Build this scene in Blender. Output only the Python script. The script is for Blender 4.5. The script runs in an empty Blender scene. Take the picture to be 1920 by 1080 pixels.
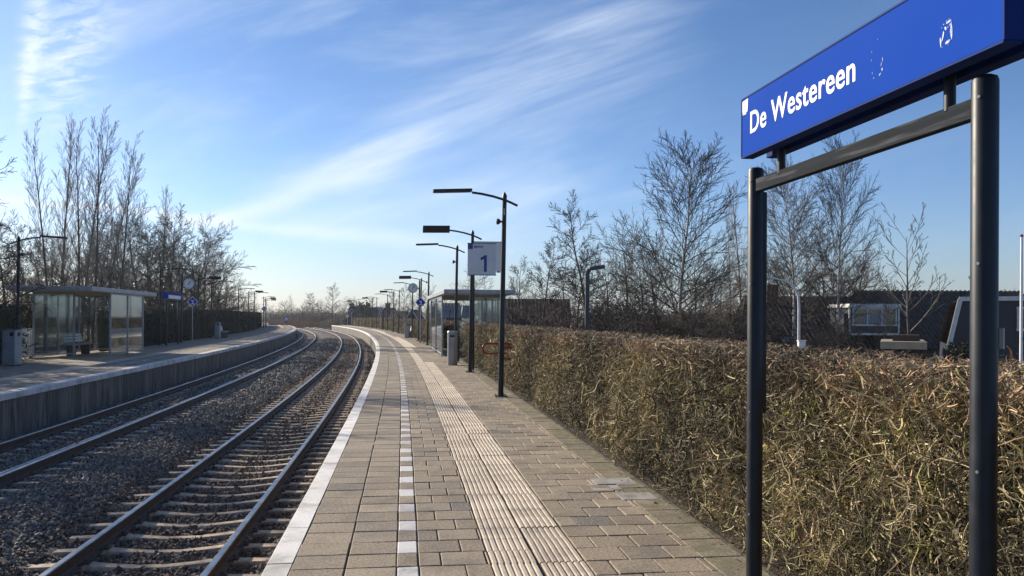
import bpy, bmesh, math, random
import numpy as np
from mathutils import Vector, Matrix, Euler
R = math.radians
sc = bpy.context.scene
col = sc.collection
rng = np.random.default_rng(7)
random.seed(7)

# ------------------------------------------------------------------ camera, world, sun, exposure
EYE = 1.70
cam = bpy.data.objects.new('camera', bpy.data.cameras.new('camera'))
col.objects.link(cam)
cam.location = (0, 0, EYE)
cam.rotation_euler = (R(90), -0.00475, 0)
cam.data.sensor_width = 36
cam.data.lens = 30.0
cam.data.shift_y = 54.06 / 1920
cam.data.clip_start = 0.05
cam.data.clip_end = 5000
sc.camera = cam

SUN_AZ, SUN_EL = R(52), R(23)            # azimuth: left of the viewing direction
S = Vector((-math.sin(SUN_AZ) * math.cos(SUN_EL), math.cos(SUN_AZ) * math.cos(SUN_EL), math.sin(SUN_EL)))
sun = bpy.data.objects.new('sun', bpy.data.lights.new('sun', 'SUN'))
col.objects.link(sun)
sun.data.energy = 5.0
sun.data.angle = R(0.5)
sun.data.color = (1.0, 0.89, 0.73)
sun.rotation_euler = S.to_track_quat('Z', 'Y').to_euler()

sc.view_settings.view_transform = 'Standard'
sc.view_settings.look = 'None'
sc.view_settings.gamma = 1
sc.view_settings.exposure = 0.62


class N:
    """small helper round a node tree"""
    def __init__(s, tree):
        s.t = tree; s.n = tree.nodes; s.l = tree.links
    def add(s, kind, **kw):
        n = s.n.new(kind)
        for k, v in kw.items():
            if k in ('inp',):
                for a, b in v.items():
                    s.set(n, a, b)
            else:
                setattr(n, k, v)
        return n
    def set(s, n, a, b):
        if isinstance(b, bpy.types.NodeSocket):
            s.l.new(b, n.inputs[a])
        else:
            n.inputs[a].default_value = b
    def math(s, op, a, b=0.0, c=0.0, clamp=False):
        n = s.n.new('ShaderNodeMath'); n.operation = op; n.use_clamp = clamp
        for i, v in enumerate((a, b, c)):
            s.set(n, i, v)
        return n.outputs[0]
    def mix(s, f, a, b, blend='MIX'):
        n = s.n.new('ShaderNodeMix'); n.data_type = 'RGBA'; n.blend_type = blend
        s.set(n, 0, f)
        for i, v in ((6, a), (7, b)):
            if not isinstance(v, bpy.types.NodeSocket) and len(v) == 3:
                v = (*v, 1)
            s.set(n, i, v)
        return n.outputs[2]
    def ramp(s, f, a, b):
        n = s.n.new('ShaderNodeMapRange'); n.interpolation_type = 'SMOOTHSTEP'
        s.set(n, 0, f); s.set(n, 1, a); s.set(n, 2, b)
        return n.outputs[0]
    def noise(s, vec, scale, detail=4, rough=.5, dist=0.0):
        n = s.n.new('ShaderNodeTexNoise')
        if vec is not None:
            s.l.new(vec, n.inputs['Vector'])
        n.inputs['Scale'].default_value = scale; n.inputs['Detail'].default_value = detail
        n.inputs['Roughness'].default_value = rough; n.inputs['Distortion'].default_value = dist
        return n.outputs['Fac']
    def mapping(s, vec, loc=(0, 0, 0), rot=(0, 0, 0), scale=(1, 1, 1)):
        n = s.n.new('ShaderNodeMapping')
        s.l.new(vec, n.inputs[0])
        n.inputs[1].default_value = loc; n.inputs[2].default_value = rot; n.inputs[3].default_value = scale
        return n.outputs[0]


def make_world():
    w = bpy.data.worlds.new('World'); sc.world = w
    w.use_nodes = True
    g = N(w.node_tree)
    g.n.clear()
    sky = g.add('ShaderNodeTexSky', sky_type='NISHITA')
    sky.sun_disc = False
    sky.sun_elevation = SUN_EL
    sky.sun_rotation = -SUN_AZ
    sky.altitude = 0; sky.air_density = 1.15; sky.dust_density = 0.6; sky.ozone_density = 2.6
    tc = g.add('ShaderNodeTexCoord')
    d = tc.outputs['Generated']
    sep = g.add('ShaderNodeSeparateXYZ', inp={0: d})
    x, y, z = sep.outputs
    yy = g.math('MAXIMUM', y, 0.05)
    u = g.math('DIVIDE', x, yy); v = g.math('DIVIDE', z, yy)
    fwd = g.ramp(y, 0.05, 0.3)
    uv = g.add('ShaderNodeCombineXYZ', inp={0: u, 1: v, 2: 0.0}).outputs[0]

    def rs(rot, scale): return g.mapping(g.mapping(uv, rot=(0, 0, R(rot))), scale=scale)

    def band(p0, p1, w0, w1, bow=0.0):
        """soft streak between two directions, width growing along it"""
        dx, dy = p1[0] - p0[0], p1[1] - p0[1]
        L = math.hypot(dx, dy); dx /= L; dy /= L
        wob = g.math('MULTIPLY', g.math('SUBTRACT', g.noise(g.mapping(uv, scale=(5, 9, 1)), 1.6, 3), .5), .026)
        a = g.math('ADD', g.math('MULTIPLY', g.math('SUBTRACT', u, p0[0]), dx), g.math('MULTIPLY', g.math('SUBTRACT', v, p0[1]), dy))
        b = g.math('SUBTRACT', g.math('MULTIPLY', g.math('SUBTRACT', v, p0[1]), dx), g.math('MULTIPLY', g.math('SUBTRACT', u, p0[0]), dy))
        t = g.math('DIVIDE', a, L, clamp=True)
        bw = g.math('MULTIPLY', g.math('MULTIPLY', t, g.math('SUBTRACT', 1.0, t)), bow * 4)
        b = g.math('ADD', g.math('ADD', b, wob), bw)
        wd = g.math('ADD', g.math('MULTIPLY', t, w1 - w0), w0)
        q = g.math('DIVIDE', b, wd)
        core = g.math('POWER', 2.718, g.math('MULTIPLY', g.math('MULTIPLY', q, q), -1.0))
        ends = g.math('MULTIPLY', g.ramp(a, -.05, .05), g.math('SUBTRACT', 1.0, g.ramp(a, L - .10, L + .06)))
        return g.math('MULTIPLY', core, ends)
    P = lambda px, py: ((px - 960) / 1600, (592 - py) / 1600)
    # fine fibrous texture shared by the cirrus
    fib = g.noise(rs(-19, (2.2, 26, 1)), 1.5, 8, .62, .25)
    rip = g.noise(rs(-6, (16, 52, 1)), 1.5, 6, .62, .5)
    big = g.noise(rs(-14, (1.6, 7.0, 1)), 1.3, 6, .6, .3)
    m1 = g.math('MULTIPLY', band(P(345, 420), P(790, 262), .007, .024, .010), g.math('ADD', .42, g.math('MULTIPLY', fib, .6)))
    m1b = g.math('MULTIPLY', band(P(600, 318), P(1250, 40), .020, .075), g.math('MULTIPLY', g.ramp(fib, .22, .74), .48))
    m2 = g.math('MULTIPLY', band(P(38, 215), P(75, -40), .007, .020), g.ramp(rip, .22, .62))
    m3 = g.math('MULTIPLY', band(P(90, 225), P(165, -30), .026, .052), g.math('MULTIPLY', g.ramp(rip, .36, .66), .8))
    m4 = g.math('MULTIPLY', band(P(330, 405), P(900, 470), .006, .012), .42)
    m4b = g.math('MULTIPLY', band(P(-80, 372), P(420, 415), .004, .006), .7)
    m4c = g.math('MULTIPLY', band(P(480, 420), P(1050, 385), .012, .05), g.math('MULTIPLY', fib, .6))
    veil = g.math('MULTIPLY', g.ramp(big, .44, .74), g.math('MULTIPLY', g.math('ADD', .25, fib), .52))
    tot = m1
    for m in (m1b, m2, m3, m4, m4b, m4c):
        tot = g.math('ADD', tot, m)
    # the veils thin out towards the right of the sky
    tot = g.math('ADD', g.math('MULTIPLY', tot, fwd), g.math('MULTIPLY', veil, g.math('SUBTRACT', 1.0, g.math('MULTIPLY', g.ramp(u, .05, .35), .85))))
    up = g.ramp(z, 0.0, 0.05)
    tot = g.math('MULTIPLY', g.math('MINIMUM', tot, 1.0), up)
    tint = g.mix(g.ramp(z, -.05, .34), (.74, .90, 1.34), (.50, .67, .95))
    base = g.mix(1.0, sky.outputs[0], tint, 'MULTIPLY')
    cloud = g.mix(g.math('MULTIPLY', tot, .80), base, (7.4, 8.2, 9.2))
    bg = g.add('ShaderNodeBackground', inp={0: cloud, 1: 0.085})
    o = g.add('ShaderNodeOutputWorld')
    g.l.new(bg.outputs[0], o.inputs[0])


make_world()

# ------------------------------------------------------------------ object helpers
def tag(o, label=None, cat=None, group=None, kind=None):
    if label: o['label'] = label
    if cat: o['category'] = cat
    if group: o['group'] = group
    if kind: o['kind'] = kind
    return o


def empty(name, loc=(0, 0, 0), rz=0.0, parent=None):
    o = bpy.data.objects.new(name, None); o.empty_display_size = .2
    col.objects.link(o); o.location = loc; o.rotation_euler = (0, 0, rz)
    if parent: o.parent = parent
    return o


def copy_tree(o, parent=None):
    c = o.copy(); col.objects.link(c)
    if parent is not None: c.parent = parent
    for ch in o.children:
        copy_tree(ch, c)
    return c


class MB:
    """mesh builder: collects vertices and faces, links them as ONE mesh object"""
    def __init__(s):
        s.v = []; s.f = []; s.mi = []; s.uv = []
    def face(s, idx, m=0, uv=None):
        s.f.append(tuple(idx)); s.mi.append(m); s.uv.append(uv)
    def box(s, c, size, rot=None, m=0, taper=(1, 1)):
        b = len(s.v); hx, hy, hz = size[0] / 2, size[1] / 2, size[2] / 2
        M = rot if rot is not None else Matrix.Identity(3)
        for z in (-1, 1):
            tx, ty = (taper if z > 0 else (1, 1))
            for x, y in ((-1, -1), (1, -1), (1, 1), (-1, 1)):
                p = M @ Vector((x * hx * tx, y * hy * ty, z * hz)) + Vector(c)
                s.v.append(tuple(p))
        for q in ((0, 3, 2, 1), (4, 5, 6, 7), (0, 1, 5, 4), (1, 2, 6, 5), (2, 3, 7, 6), (3, 0, 4, 7)):
            s.face([b + i for i in q], m)
        return s
    def tube(s, pts, rad, n=8, m=0, caps=True, flat=None):
        pts = [Vector(p) for p in pts]
        if not hasattr(rad, '__len__'): rad = [rad] * len(pts)
        b = len(s.v); up = None
        for i, p in enumerate(pts):
            t = (pts[min(i + 1, len(pts) - 1)] - pts[max(i - 1, 0)]).normalized()
            if up is None:
                a = Vector((1, 0, 0)) if abs(t.x) < .9 else Vector((0, 1, 0))
                e = t.cross(a).normalized()
            else:
                e = (up - t * up.dot(t)).normalized()
            up = e; g = t.cross(e)
            for k in range(n):
                a = 2 * math.pi * (k + .5) / n
                ca, sa = math.cos(a), math.sin(a)
                s.v.append(tuple(p + (e * ca + g * sa) * rad[i]))
        for i in range(len(pts) - 1):
            for k in range(n):
                k2 = (k + 1) % n
                s.face((b + i * n + k, b + i * n + k2, b + (i + 1) * n + k2, b + (i + 1) * n + k), m)
        if caps:
            s.face([b + k for k in range(n)][::-1], m)
            s.face([b + (len(pts) - 1) * n + k for k in range(n)], m)
        return s
    def cyl(s, p0, p1, r0, r1=None, n=16, m=0):
        return s.tube([p0, p1], [r0, r0 if r1 is None else r1], n, m)
    def lathe(s, prof, c=(0, 0, 0), n=24, m=0):
        return s.tube([(c[0], c[1], c[2] + z) for r, z in prof], [max(r, .0005) for r, z in prof], n, m)
    def prism(s, pts, z0, z1, m=0):
        """polygon in xy, thickness along z"""
        b = len(s.v); n = len(pts)
        for z in (z0, z1):
            for p in pts: s.v.append((p[0], p[1], z))
        s.face([b + i for i in range(n)][::-1], m); s.face([b + n + i for i in range(n)], m)
        for i in range(n):
            j = (i + 1) % n
            s.face((b + i, b + j, b + n + j, b + n + i), m)
        return s
    def quad(s, a, b_, c, d, m=0, uv=None):
        b = len(s.v); s.v += [tuple(a), tuple(b_), tuple(c), tuple(d)]
        s.face((b, b + 1, b + 2, b + 3), m, uv); return s
    def xf(s, M, start=0):
        s.v[start:] = [tuple(M @ Vector(p)) for p in s.v[start:]]; return s
    def build(s, name, mats, parent=None, smooth=False, bevel=0.0):
        me = bpy.data.meshes.new(name)
        me.from_pydata(s.v, [], s.f)
        if not isinstance(mats, (list, tuple)): mats = [mats]
        for m in mats: me.materials.append(m)
        me.polygons.foreach_set('material_index', s.mi)
        if any(u is not None for u in s.uv):
            uvl = me.uv_layers.new(name='UVMap'); k = 0
            for f, u in zip(s.f, s.uv):
                for j in range(len(f)):
                    if u is not None: uvl.data[k].uv = u[j]
                    k += 1
        me.polygons.foreach_set('use_smooth', [bool(smooth)] * len(s.f))
        if smooth:
            try: me.set_sharp_from_angle(angle=R(38))
            except Exception: pass
        me.update()
        o = bpy.data.objects.new(name, me); col.objects.link(o)
        if parent: o.parent = parent
        if bevel:
            b = o.modifiers.new('bevel', 'BEVEL'); b.width = bevel; b.segments = 2; b.limit_method = 'ANGLE'
            b.harden_normals = False
        return o


def npmesh(name, V, F, mats, parent=None, uv=None, rnd=None, smooth=False, mi=None):
    """V (n,3), F (m,k): fast mesh from arrays; rnd = one random number per face; uv = per vertex"""
    V = np.ascontiguousarray(V, dtype=np.float32); F = np.ascontiguousarray(F, dtype=np.int32)
    me = bpy.data.meshes.new(name); m, k = F.shape
    me.vertices.add(len(V)); me.vertices.foreach_set('co', V.ravel())
    me.loops.add(m * k); me.loops.foreach_set('vertex_index', F.ravel())
    me.polygons.add(m); me.polygons.foreach_set('loop_start', np.arange(0, m * k, k, dtype=np.int32))
    if not isinstance(mats, (list, tuple)): mats = [mats]
    for q in mats: me.materials.append(q)
    if mi is not None: me.polygons.foreach_set('material_index', np.ascontiguousarray(mi, dtype=np.int32))
    me.polygons.foreach_set('use_smooth', np.full(m, bool(smooth)))
    if uv is not None:
        l = me.uv_layers.new(name='UVMap'); l.data.foreach_set('uv', np.ascontiguousarray(uv[F.ravel()], dtype=np.float32).ravel())
    if rnd is not None:
        a = me.attributes.new('rnd', 'FLOAT', 'FACE'); a.data.foreach_set('value', np.ascontiguousarray(rnd, dtype=np.float32))
    me.update(calc_edges=True); me.validate()
    o = bpy.data.objects.new(name, me); col.objects.link(o)
    if parent: o.parent = parent
    return o

# ------------------------------------------------------------------ materials
def pmat(name, c1, c2=None, scale=8.0, rough=.7, bump=0.0, metal=0.0, bscale=None, detail=5, lo=.35, hi=.65,
         coord='Object', stretch=(1, 1, 1), attr=None, spec=.5, coat=0.0, c3=None, s3=30, bdist=.01, rvar=0.0):
    m = bpy.data.materials.new(name); m.use_nodes = True
    g = N(m.node_tree); b = g.n['Principled BSDF']
    tc = g.add('ShaderNodeTexCoord').outputs[coord]
    vec = g.mapping(tc, scale=stretch)
    c2 = c2 or tuple(x * .8 for x in c1)
    nz = g.noise(vec, scale, detail)
    c = g.mix(g.ramp(nz, lo, hi), c1, c2)
    if c3:
        c = g.mix(g.ramp(g.noise(vec, s3, 2), .5, .7), c, c3)
    if attr:
        at = g.add('ShaderNodeAttribute', attribute_name='rnd')
        c = g.mix(1.0, c, g.mix(at.outputs['Fac'], attr[0], attr[1]), 'MULTIPLY')
    g.set(b, 'Base Color', c)
    b.inputs['Roughness'].default_value = rough
    if rvar:
        g.set(b, 'Roughness', g.math('ADD', rough - rvar / 2, g.math('MULTIPLY', nz, rvar)))
    b.inputs['Metallic'].default_value = metal
    b.inputs['Specular IOR Level'].default_value = spec
    b.inputs['Coat Weight'].default_value = coat
    if bump:
        bn = g.add('ShaderNodeBump', inp={'Height': g.noise(vec, bscale or scale * 4, 4), 'Strength': bump, 'Distance': bdist})
        g.set(b, 'Normal', bn.outputs[0])
    return m


M = {}
M['black'] = pmat('black_paint', (.005, .008, .014), (.009, .013, .021), 14, .45, .08, spec=.35, bscale=90, bdist=.001, rvar=.2)
M['blackfar'] = M['black']
M['steel'] = pmat('galvanised_steel', (.42, .43, .45), (.30, .31, .33), 9, .42, .05, metal=.6, rvar=.2)
M['alu'] = pmat('grey_aluminium', (.34, .36, .39), (.27, .29, .31), 3, .45, metal=.35)
M['beam'] = pmat('worn_grey_beam', (.020, .025, .033), (.013, .016, .022), 5, .75, .1, spec=.06, stretch=(1, .3, 4), c3=(.06, .066, .075), s3=9, bscale=40, bdist=.001)
M['blue'] = pmat('blue_sign_enamel', (.005, .055, .36), (.004, .052, .35), 2, .7, spec=.03)
M['blued'] = pmat('dark_blue_enamel', (.008, .03, .16), (.008, .025, .13), 2, .7, spec=.1)
M['white'] = pmat('white_sign_vinyl', (.80, .80, .80), (.74, .74, .75), 6, .45)
M['sticker'] = pmat('torn_sticker_paper', (.70, .72, .78), (.20, .30, .60), 38, .7)
M['signgrey'] = pmat('pale_sign_panel', (.62, .64, .66), (.58, .60, .62), 4, .45)
M['numblue'] = pmat('number_blue', (.012, .03, .22), (.012, .03, .22), 4, .4)
M['red'] = pmat('red_paint', (.30, .006, .012), (.22, .006, .012), 12, .35)
M['concrete'] = pmat('concrete', (.36, .34, .31), (.27, .26, .24), 6, .85, .25, c3=(.2, .19, .17), s3=3)
M['sleeper'] = pmat('concrete_sleeper', (.54, .42, .29), (.36, .27, .185), 11, .85, .3, c3=(.24, .18, .13), s3=7, bscale=60)
M['rust'] = pmat('rusty_rail_steel', (.085, .050, .034), (.045, .030, .024), 14, .72, .2, c3=(.12, .065, .04), s3=40)
M['railtop'] = pmat('polished_rail_head', (.36, .355, .35), (.24, .235, .235), 5, .36, metal=1.0, rvar=.2)
M['stone'] = pmat('ballast_stone', (.17, .165, .16), (.10, .098, .096), 30, .8, attr=((.34, .35, .37, 1), (2.8, 2.6, 2.3, 1)))
M['stoner'] = pmat('rust_stained_ballast_stone', (.16, .115, .085), (.10, .07, .052), 30, .85, attr=((.35, .37, .42, 1), (2.2, 2.05, 1.85, 1)))
M['kerb'] = pmat('mossy_kerb', (.12, .11, .075), (.05, .045, .03), 9, .95, .4)
M['soil'] = pmat('dark_soil', (.035, .027, .02), (.06, .045, .03), 9, .95, .8, c3=(.12, .085, .05), s3=22, bdist=.04)
M['sand'] = pmat('joint_sand', (.05, .045, .038), (.03, .028, .024), 20, .95, .3)
M['wood'] = pmat('grey_bench_timber', (.42, .36, .28), (.30, .26, .2), 5, .7, .15, stretch=(1, 6, 6))
M['mech'] = pmat('dark_grey_metal', (.06, .065, .07), (.04, .045, .05), 8, .5)
M['lens'] = pmat('lamp_diffuser', (.55, .57, .58), (.5, .5, .5), 5, .4)
M['brick'] = None


def tile_mat(name, a, b, grain=.8, moss=None):
    """exposed aggregate paving: speckle plus one tone per tile"""
    m = bpy.data.materials.new(name); m.use_nodes = True
    g = N(m.node_tree); p = g.n['Principled BSDF']
    tc = g.add('ShaderNodeTexCoord').outputs['Object']
    fine = g.noise(tc, 46, 6, .85); mid = g.noise(tc, 2.3, 6, .65); sp = g.noise(tc, 48, 4, .8)
    at = g.add('ShaderNodeAttribute', attribute_name='rnd').outputs['Fac']
    n = g.add('ShaderNodeValToRGB', inp={0: at}); r = n.color_ramp
    r.elements[0].position = 0; r.elements[0].color = (*a[0], 1)
    r.elements[1].position = 1; r.elements[1].color = (*b[-1], 1)
    stops = a[1:] + b[:-1]
    for i, q in enumerate(stops):
        e = r.elements.new((i + 1) / (len(stops) + 1)); e.color = (*q, 1)
    c = n.outputs[0]
    c = g.mix(g.math('MULTIPLY', g.ramp(fine, .42, .62), grain), c, g.mix(.5, c, (.72, .58, .42)), 'MIX')
    c = g.mix(g.math('MULTIPLY', g.ramp(sp, .52, .66), grain * 1.2), c, (.05, .045, .04))
    c = g.mix(g.math('MULTIPLY', g.ramp(mid, .42, .72), .5), c, (.095, .085, .07), 'MIX')
    if moss:
        c = g.mix(g.math('MULTIPLY', g.ramp(g.noise(tc, 5, 5), .4, .6), .5), c, moss)
    g.set(p, 'Base Color', c); p.inputs['Roughness'].default_value = .85
    bn = g.add('ShaderNodeBump', inp={'Height': fine, 'Strength': .55, 'Distance': .006})
    g.set(p, 'Normal', bn.outputs[0])
    return m


M['tile'] = tile_mat('paving_tile', [(.085, .082, .082), (.18, .142, .096), (.26, .206, .14)], [(.20, .158, .108), (.32, .255, .175), (.175, .145, .11)])
M['tilem'] = tile_mat('mossy_border_tile', [(.13, .12, .08), (.20, .165, .10)], [(.17, .15, .10), (.22, .18, .12)], moss=(.085, .08, .032))
M['dash'] = tile_mat('white_marker_tile', [(.60, .59, .57), (.68, .67, .65)], [(.62, .61, .60), (.52, .51, .50)], grain=.25)
M['edge'] = tile_mat('white_platform_edge', [(.80, .77, .71), (.74, .71, .66)], [(.84, .82, .77), (.70, .68, .64)], grain=.22)
M['ribs'] = tile_mat('ribbed_tactile_tile', [(.50, .42, .32), (.58, .49, .38)], [(.47, .39, .30), (.62, .54, .43)], grain=.3)


def wall_mat():
    """concrete platform wall: vertical weather streaks, panel by panel (UV = metres along, height)"""
    m = bpy.data.materials.new('platform_wall_concrete'); m.use_nodes = True
    g = N(m.node_tree); p = g.n['Principled BSDF']
    uv = g.add('ShaderNodeTexCoord').outputs['UV']
    st = g.noise(g.mapping(uv, scale=(1, .12, 1)), 7, 5, .7)
    sep = g.add('ShaderNodeSeparateXYZ', inp={0: uv})
    w = g.add('ShaderNodeTexWhiteNoise', noise_dimensions='1D')
    g.set(w, 'W', g.math('FLOOR', g.math('MULTIPLY', sep.outputs[0], 2.6)))
    c = g.mix(g.ramp(st, .35, .68), (.27, .245, .20), (.055, .052, .046))
    c = g.mix(g.math('MULTIPLY', w.outputs[0], .7), c, (.07, .065, .055))
    jt = g.math('FRACT', g.math('MULTIPLY', sep.outputs[0], .5))
    c = g.mix(g.math('LESS_THAN', jt, .012), c, (.02, .02, .02))
    g.set(p, 'Base Color', c); p.inputs['Roughness'].default_value = .9
    bn = g.add('ShaderNodeBump', inp={'Height': st, 'Strength': .4, 'Distance': .02})
    g.set(p, 'Normal', bn.outputs[0])
    return m


M['wall'] = wall_mat()


def glass_mat():
    m = bpy.data.materials.new('shelter_glass'); m.use_nodes = True
    g = N(m.node_tree); g.n.remove(g.n['Principled BSDF'])
    t = g.add('ShaderNodeBsdfTransparent', inp={0: (.88, .92, .92, 1)})
    gl = g.add('ShaderNodeBsdfGlossy', inp={0: (.9, .95, 1, 1), 1: .03})
    df = g.add('ShaderNodeBsdfDiffuse', inp={0: (.35, .42, .45, 1)})
    fr = g.add('ShaderNodeFresnel', inp={0: 1.5})
    m1 = g.add('ShaderNodeMixShader', inp={0: .025, 1: t.outputs[0], 2: df.outputs[0]})
    m2 = g.add('ShaderNodeMixShader', inp={0: g.math('ADD', g.math('MULTIPLY', fr.outputs[0], .9), .02), 1: m1.outputs[0], 2: gl.outputs[0]})
    g.l.new(m2.outputs[0], g.n['Material Output'].inputs[0])
    return m


M['glass'] = glass_mat()
M['frost'] = pmat('frosted_glass_strip', (.5, .56, .56), (.42, .48, .48), 4, .5)
M['pane'] = pmat('dark_window_glass', (.02, .025, .03), (.03, .035, .04), 3, .06, spec=1.0)


def ground_mat():
    m = bpy.data.materials.new('rough_grassland'); m.use_nodes = True
    g = N(m.node_tree); p = g.n['Principled BSDF']
    tc = g.add('ShaderNodeTexCoord').outputs['Object']
    a = g.noise(tc, .35, 8, .65); b = g.noise(tc, 4, 6, .7)
    c = g.mix(g.ramp(a, .35, .65), (.17, .125, .075), (.085, .088, .038))
    c = g.mix(g.ramp(b, .4, .7), c, (.20, .15, .09))
    g.set(p, 'Base Color', c); p.inputs['Roughness'].default_value = .95
    bn = g.add('ShaderNodeBump', inp={'Height': b, 'Strength': .8, 'Distance': .1}); g.set(p, 'Normal', bn.outputs[0])
    return m


M['ground'] = ground_mat()
M['ballast'] = pmat('ballast_bed', (.040, .037, .034), (.11, .10, .092), 34, .95, 1.0, lo=.42, hi=.62, bscale=30, bdist=.05, c3=(.19, .175, .16), s3=26)

# ------------------------------------------------------------------ the alignment: a curve through the station
DS = .25
KN = np.array([-60, 8, 14, 30, 45, 60, 80, 110, 160, 200, 240, 420.])
KS = np.array([0, 0, .08, .088, .125, .115, .09, .175, .076, .03, 0, 0.]) / 100
_s = np.arange(0, 420, DS)
_th = R(7.2) + np.cumsum(np.interp(_s, KN, KS)) * DS
_x = np.concatenate([[0], np.cumsum(-np.sin(_th)) * DS])[:-1]
_y = np.concatenate([[0], np.cumsum(np.cos(_th)) * DS])[:-1]


def heading(s):
    return np.interp(s, _s, _th)


def C(s, d):
    """metres along the line (0 = beside the camera), metres to the right of the camera's own line -> X, Y"""
    s = np.asarray(s, float); d = np.asarray(d, float)
    th = np.interp(s, _s, _th)
    neg = np.minimum(s, 0)
    X = np.interp(s, _s, _x) - np.sin(th) * neg + d * np.cos(th)
    Y = np.interp(s, _s, _y) + np.cos(th) * neg + d * np.sin(th)
    return X, Y


def at(s, d, z=0.0):
    x, y = C(s, d); return (float(x), float(y), z)


def px(pxx, dist, z=0.0):
    """a bearing read off the view and a distance -> world place"""
    return ((pxx - 960) / 1600 * dist, dist, z)


T1, T2 = -2.628, -6.863            # track centres
ER, EL = -0.927, -8.452            # platform edges


def sweep(name, sec, ss, mats, parent=None, mi=None, smooth=False, closed=False):
    """sweep a section [(d, z)...] along the stations ss; UV = (s, running length)"""
    ss = np.asarray(ss, float); n = len(sec)
    sec = np.array(sec, float)
    acc = np.concatenate([[0], np.cumsum(np.hypot(*np.diff(sec, axis=0).T))])
    V = np.zeros((len(ss), n, 3)); U = np.zeros((len(ss), n, 2))
    for j in range(n):
        X, Y = C(ss, sec[j, 0]); V[:, j, 0] = X; V[:, j, 1] = Y; V[:, j, 2] = sec[j, 1]
        U[:, j, 0] = ss; U[:, j, 1] = acc[j]
    i = np.arange(len(ss) - 1)[:, None]
    js = np.arange(n if closed else n - 1)[None, :]
    j2 = (js + 1) % n
    F = np.stack([i * n + js, i * n + j2, (i + 1) * n + j2, (i + 1) * n + js], -1).reshape(-1, 4)
    m = None
    if mi is not None: m = np.tile(np.array(mi), len(ss) - 1)
    return npmesh(name, V.reshape(-1, 3), F, mats, parent, uv=U.reshape(-1, 2), mi=m, smooth=smooth)

# ------------------------------------------------------------------ ground
gm = MB(); gm.quad((-1500, -300, -1.35), (1500, -300, -1.35), (1500, 2500, -1.35), (-1500, 2500, -1.35))
tag(gm.build('ground', M['ground']), kind='structure')
ss = np.concatenate([np.arange(-20, 170, 1.0)])
tag(sweep('garden_ground', [(2.44, -1.3), (2.44, -.06), (2.62, -.07), (5.6, -.1), (9, -.9), (70, -.95)], ss, M['ground']), kind='structure')
tag(sweep('verge', [(-13.3, -.05), (-15.4, -.15), (-19, -.9), (-60, -1.1)], ss, M['ground']), kind='structure')
tag(sweep('hedge_soil', [(2.425, -.03), (2.7, -.035), (3.7, -.03)], np.arange(-6, 165, 1.0), M['soil']), kind='structure')

# ballast bed with a lumpy surface
def bz(s, d):
    """height of the ballast"""
    d = np.asarray(d, float)
    base = np.full(d.shape, -.955)
    mid = (T1 + T2) / 2
    base += .11 * np.exp(-((d - mid) / .62) ** 2)
    base += .03 * (np.abs(d - T1) < 1.9) * (np.abs(d - T1) > 1.2)
    return base


s1 = np.concatenate([np.arange(-8, 40, .2), np.arange(40, 165, .5)])
dd = np.arange(EL + .1, ER - .02, .11)
SS, DD = np.meshgrid(s1, dd, indexing='ij')
X, Y = C(SS, DD); Zb = bz(SS, DD) + rng.normal(0, .008, SS.shape) - .012
n_, m_ = SS.shape
i = np.arange(n_ - 1)[:, None]; j = np.arange(m_ - 1)[None, :]
F = np.stack([i * m_ + j, i * m_ + j + 1, (i + 1) * m_ + j + 1, (i + 1) * m_ + j], -1).reshape(-1, 4)
tag(npmesh('ballast_bed', np.stack([X, Y, Zb], -1).reshape(-1, 3), F, M['ballast'], smooth=True), kind='structure')
tag(sweep('ballast_shoulder', [(-10.6, -1.34), (-9.2, -.98), (mid := (T1 + T2) / 2, -.93), (-.6, -.97), (1.0, -1.34)], np.arange(164.5, 400, 2.0), M['ballast']), kind='structure')


def rand_rot(n):
    q = rng.normal(size=(n, 4)); q /= np.linalg.norm(q, axis=1)[:, None]
    w, x, y, z = q.T
    return np.stack([1 - 2 * (y * y + z * z), 2 * (x * y - z * w), 2 * (x * z + y * w),
                     2 * (x * y + z * w), 1 - 2 * (x * x + z * z), 2 * (y * z - x * w),
                     2 * (x * z - y * w), 2 * (y * z + x * w), 1 - 2 * (x * x + y * y)], -1).reshape(n, 3, 3)


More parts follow.
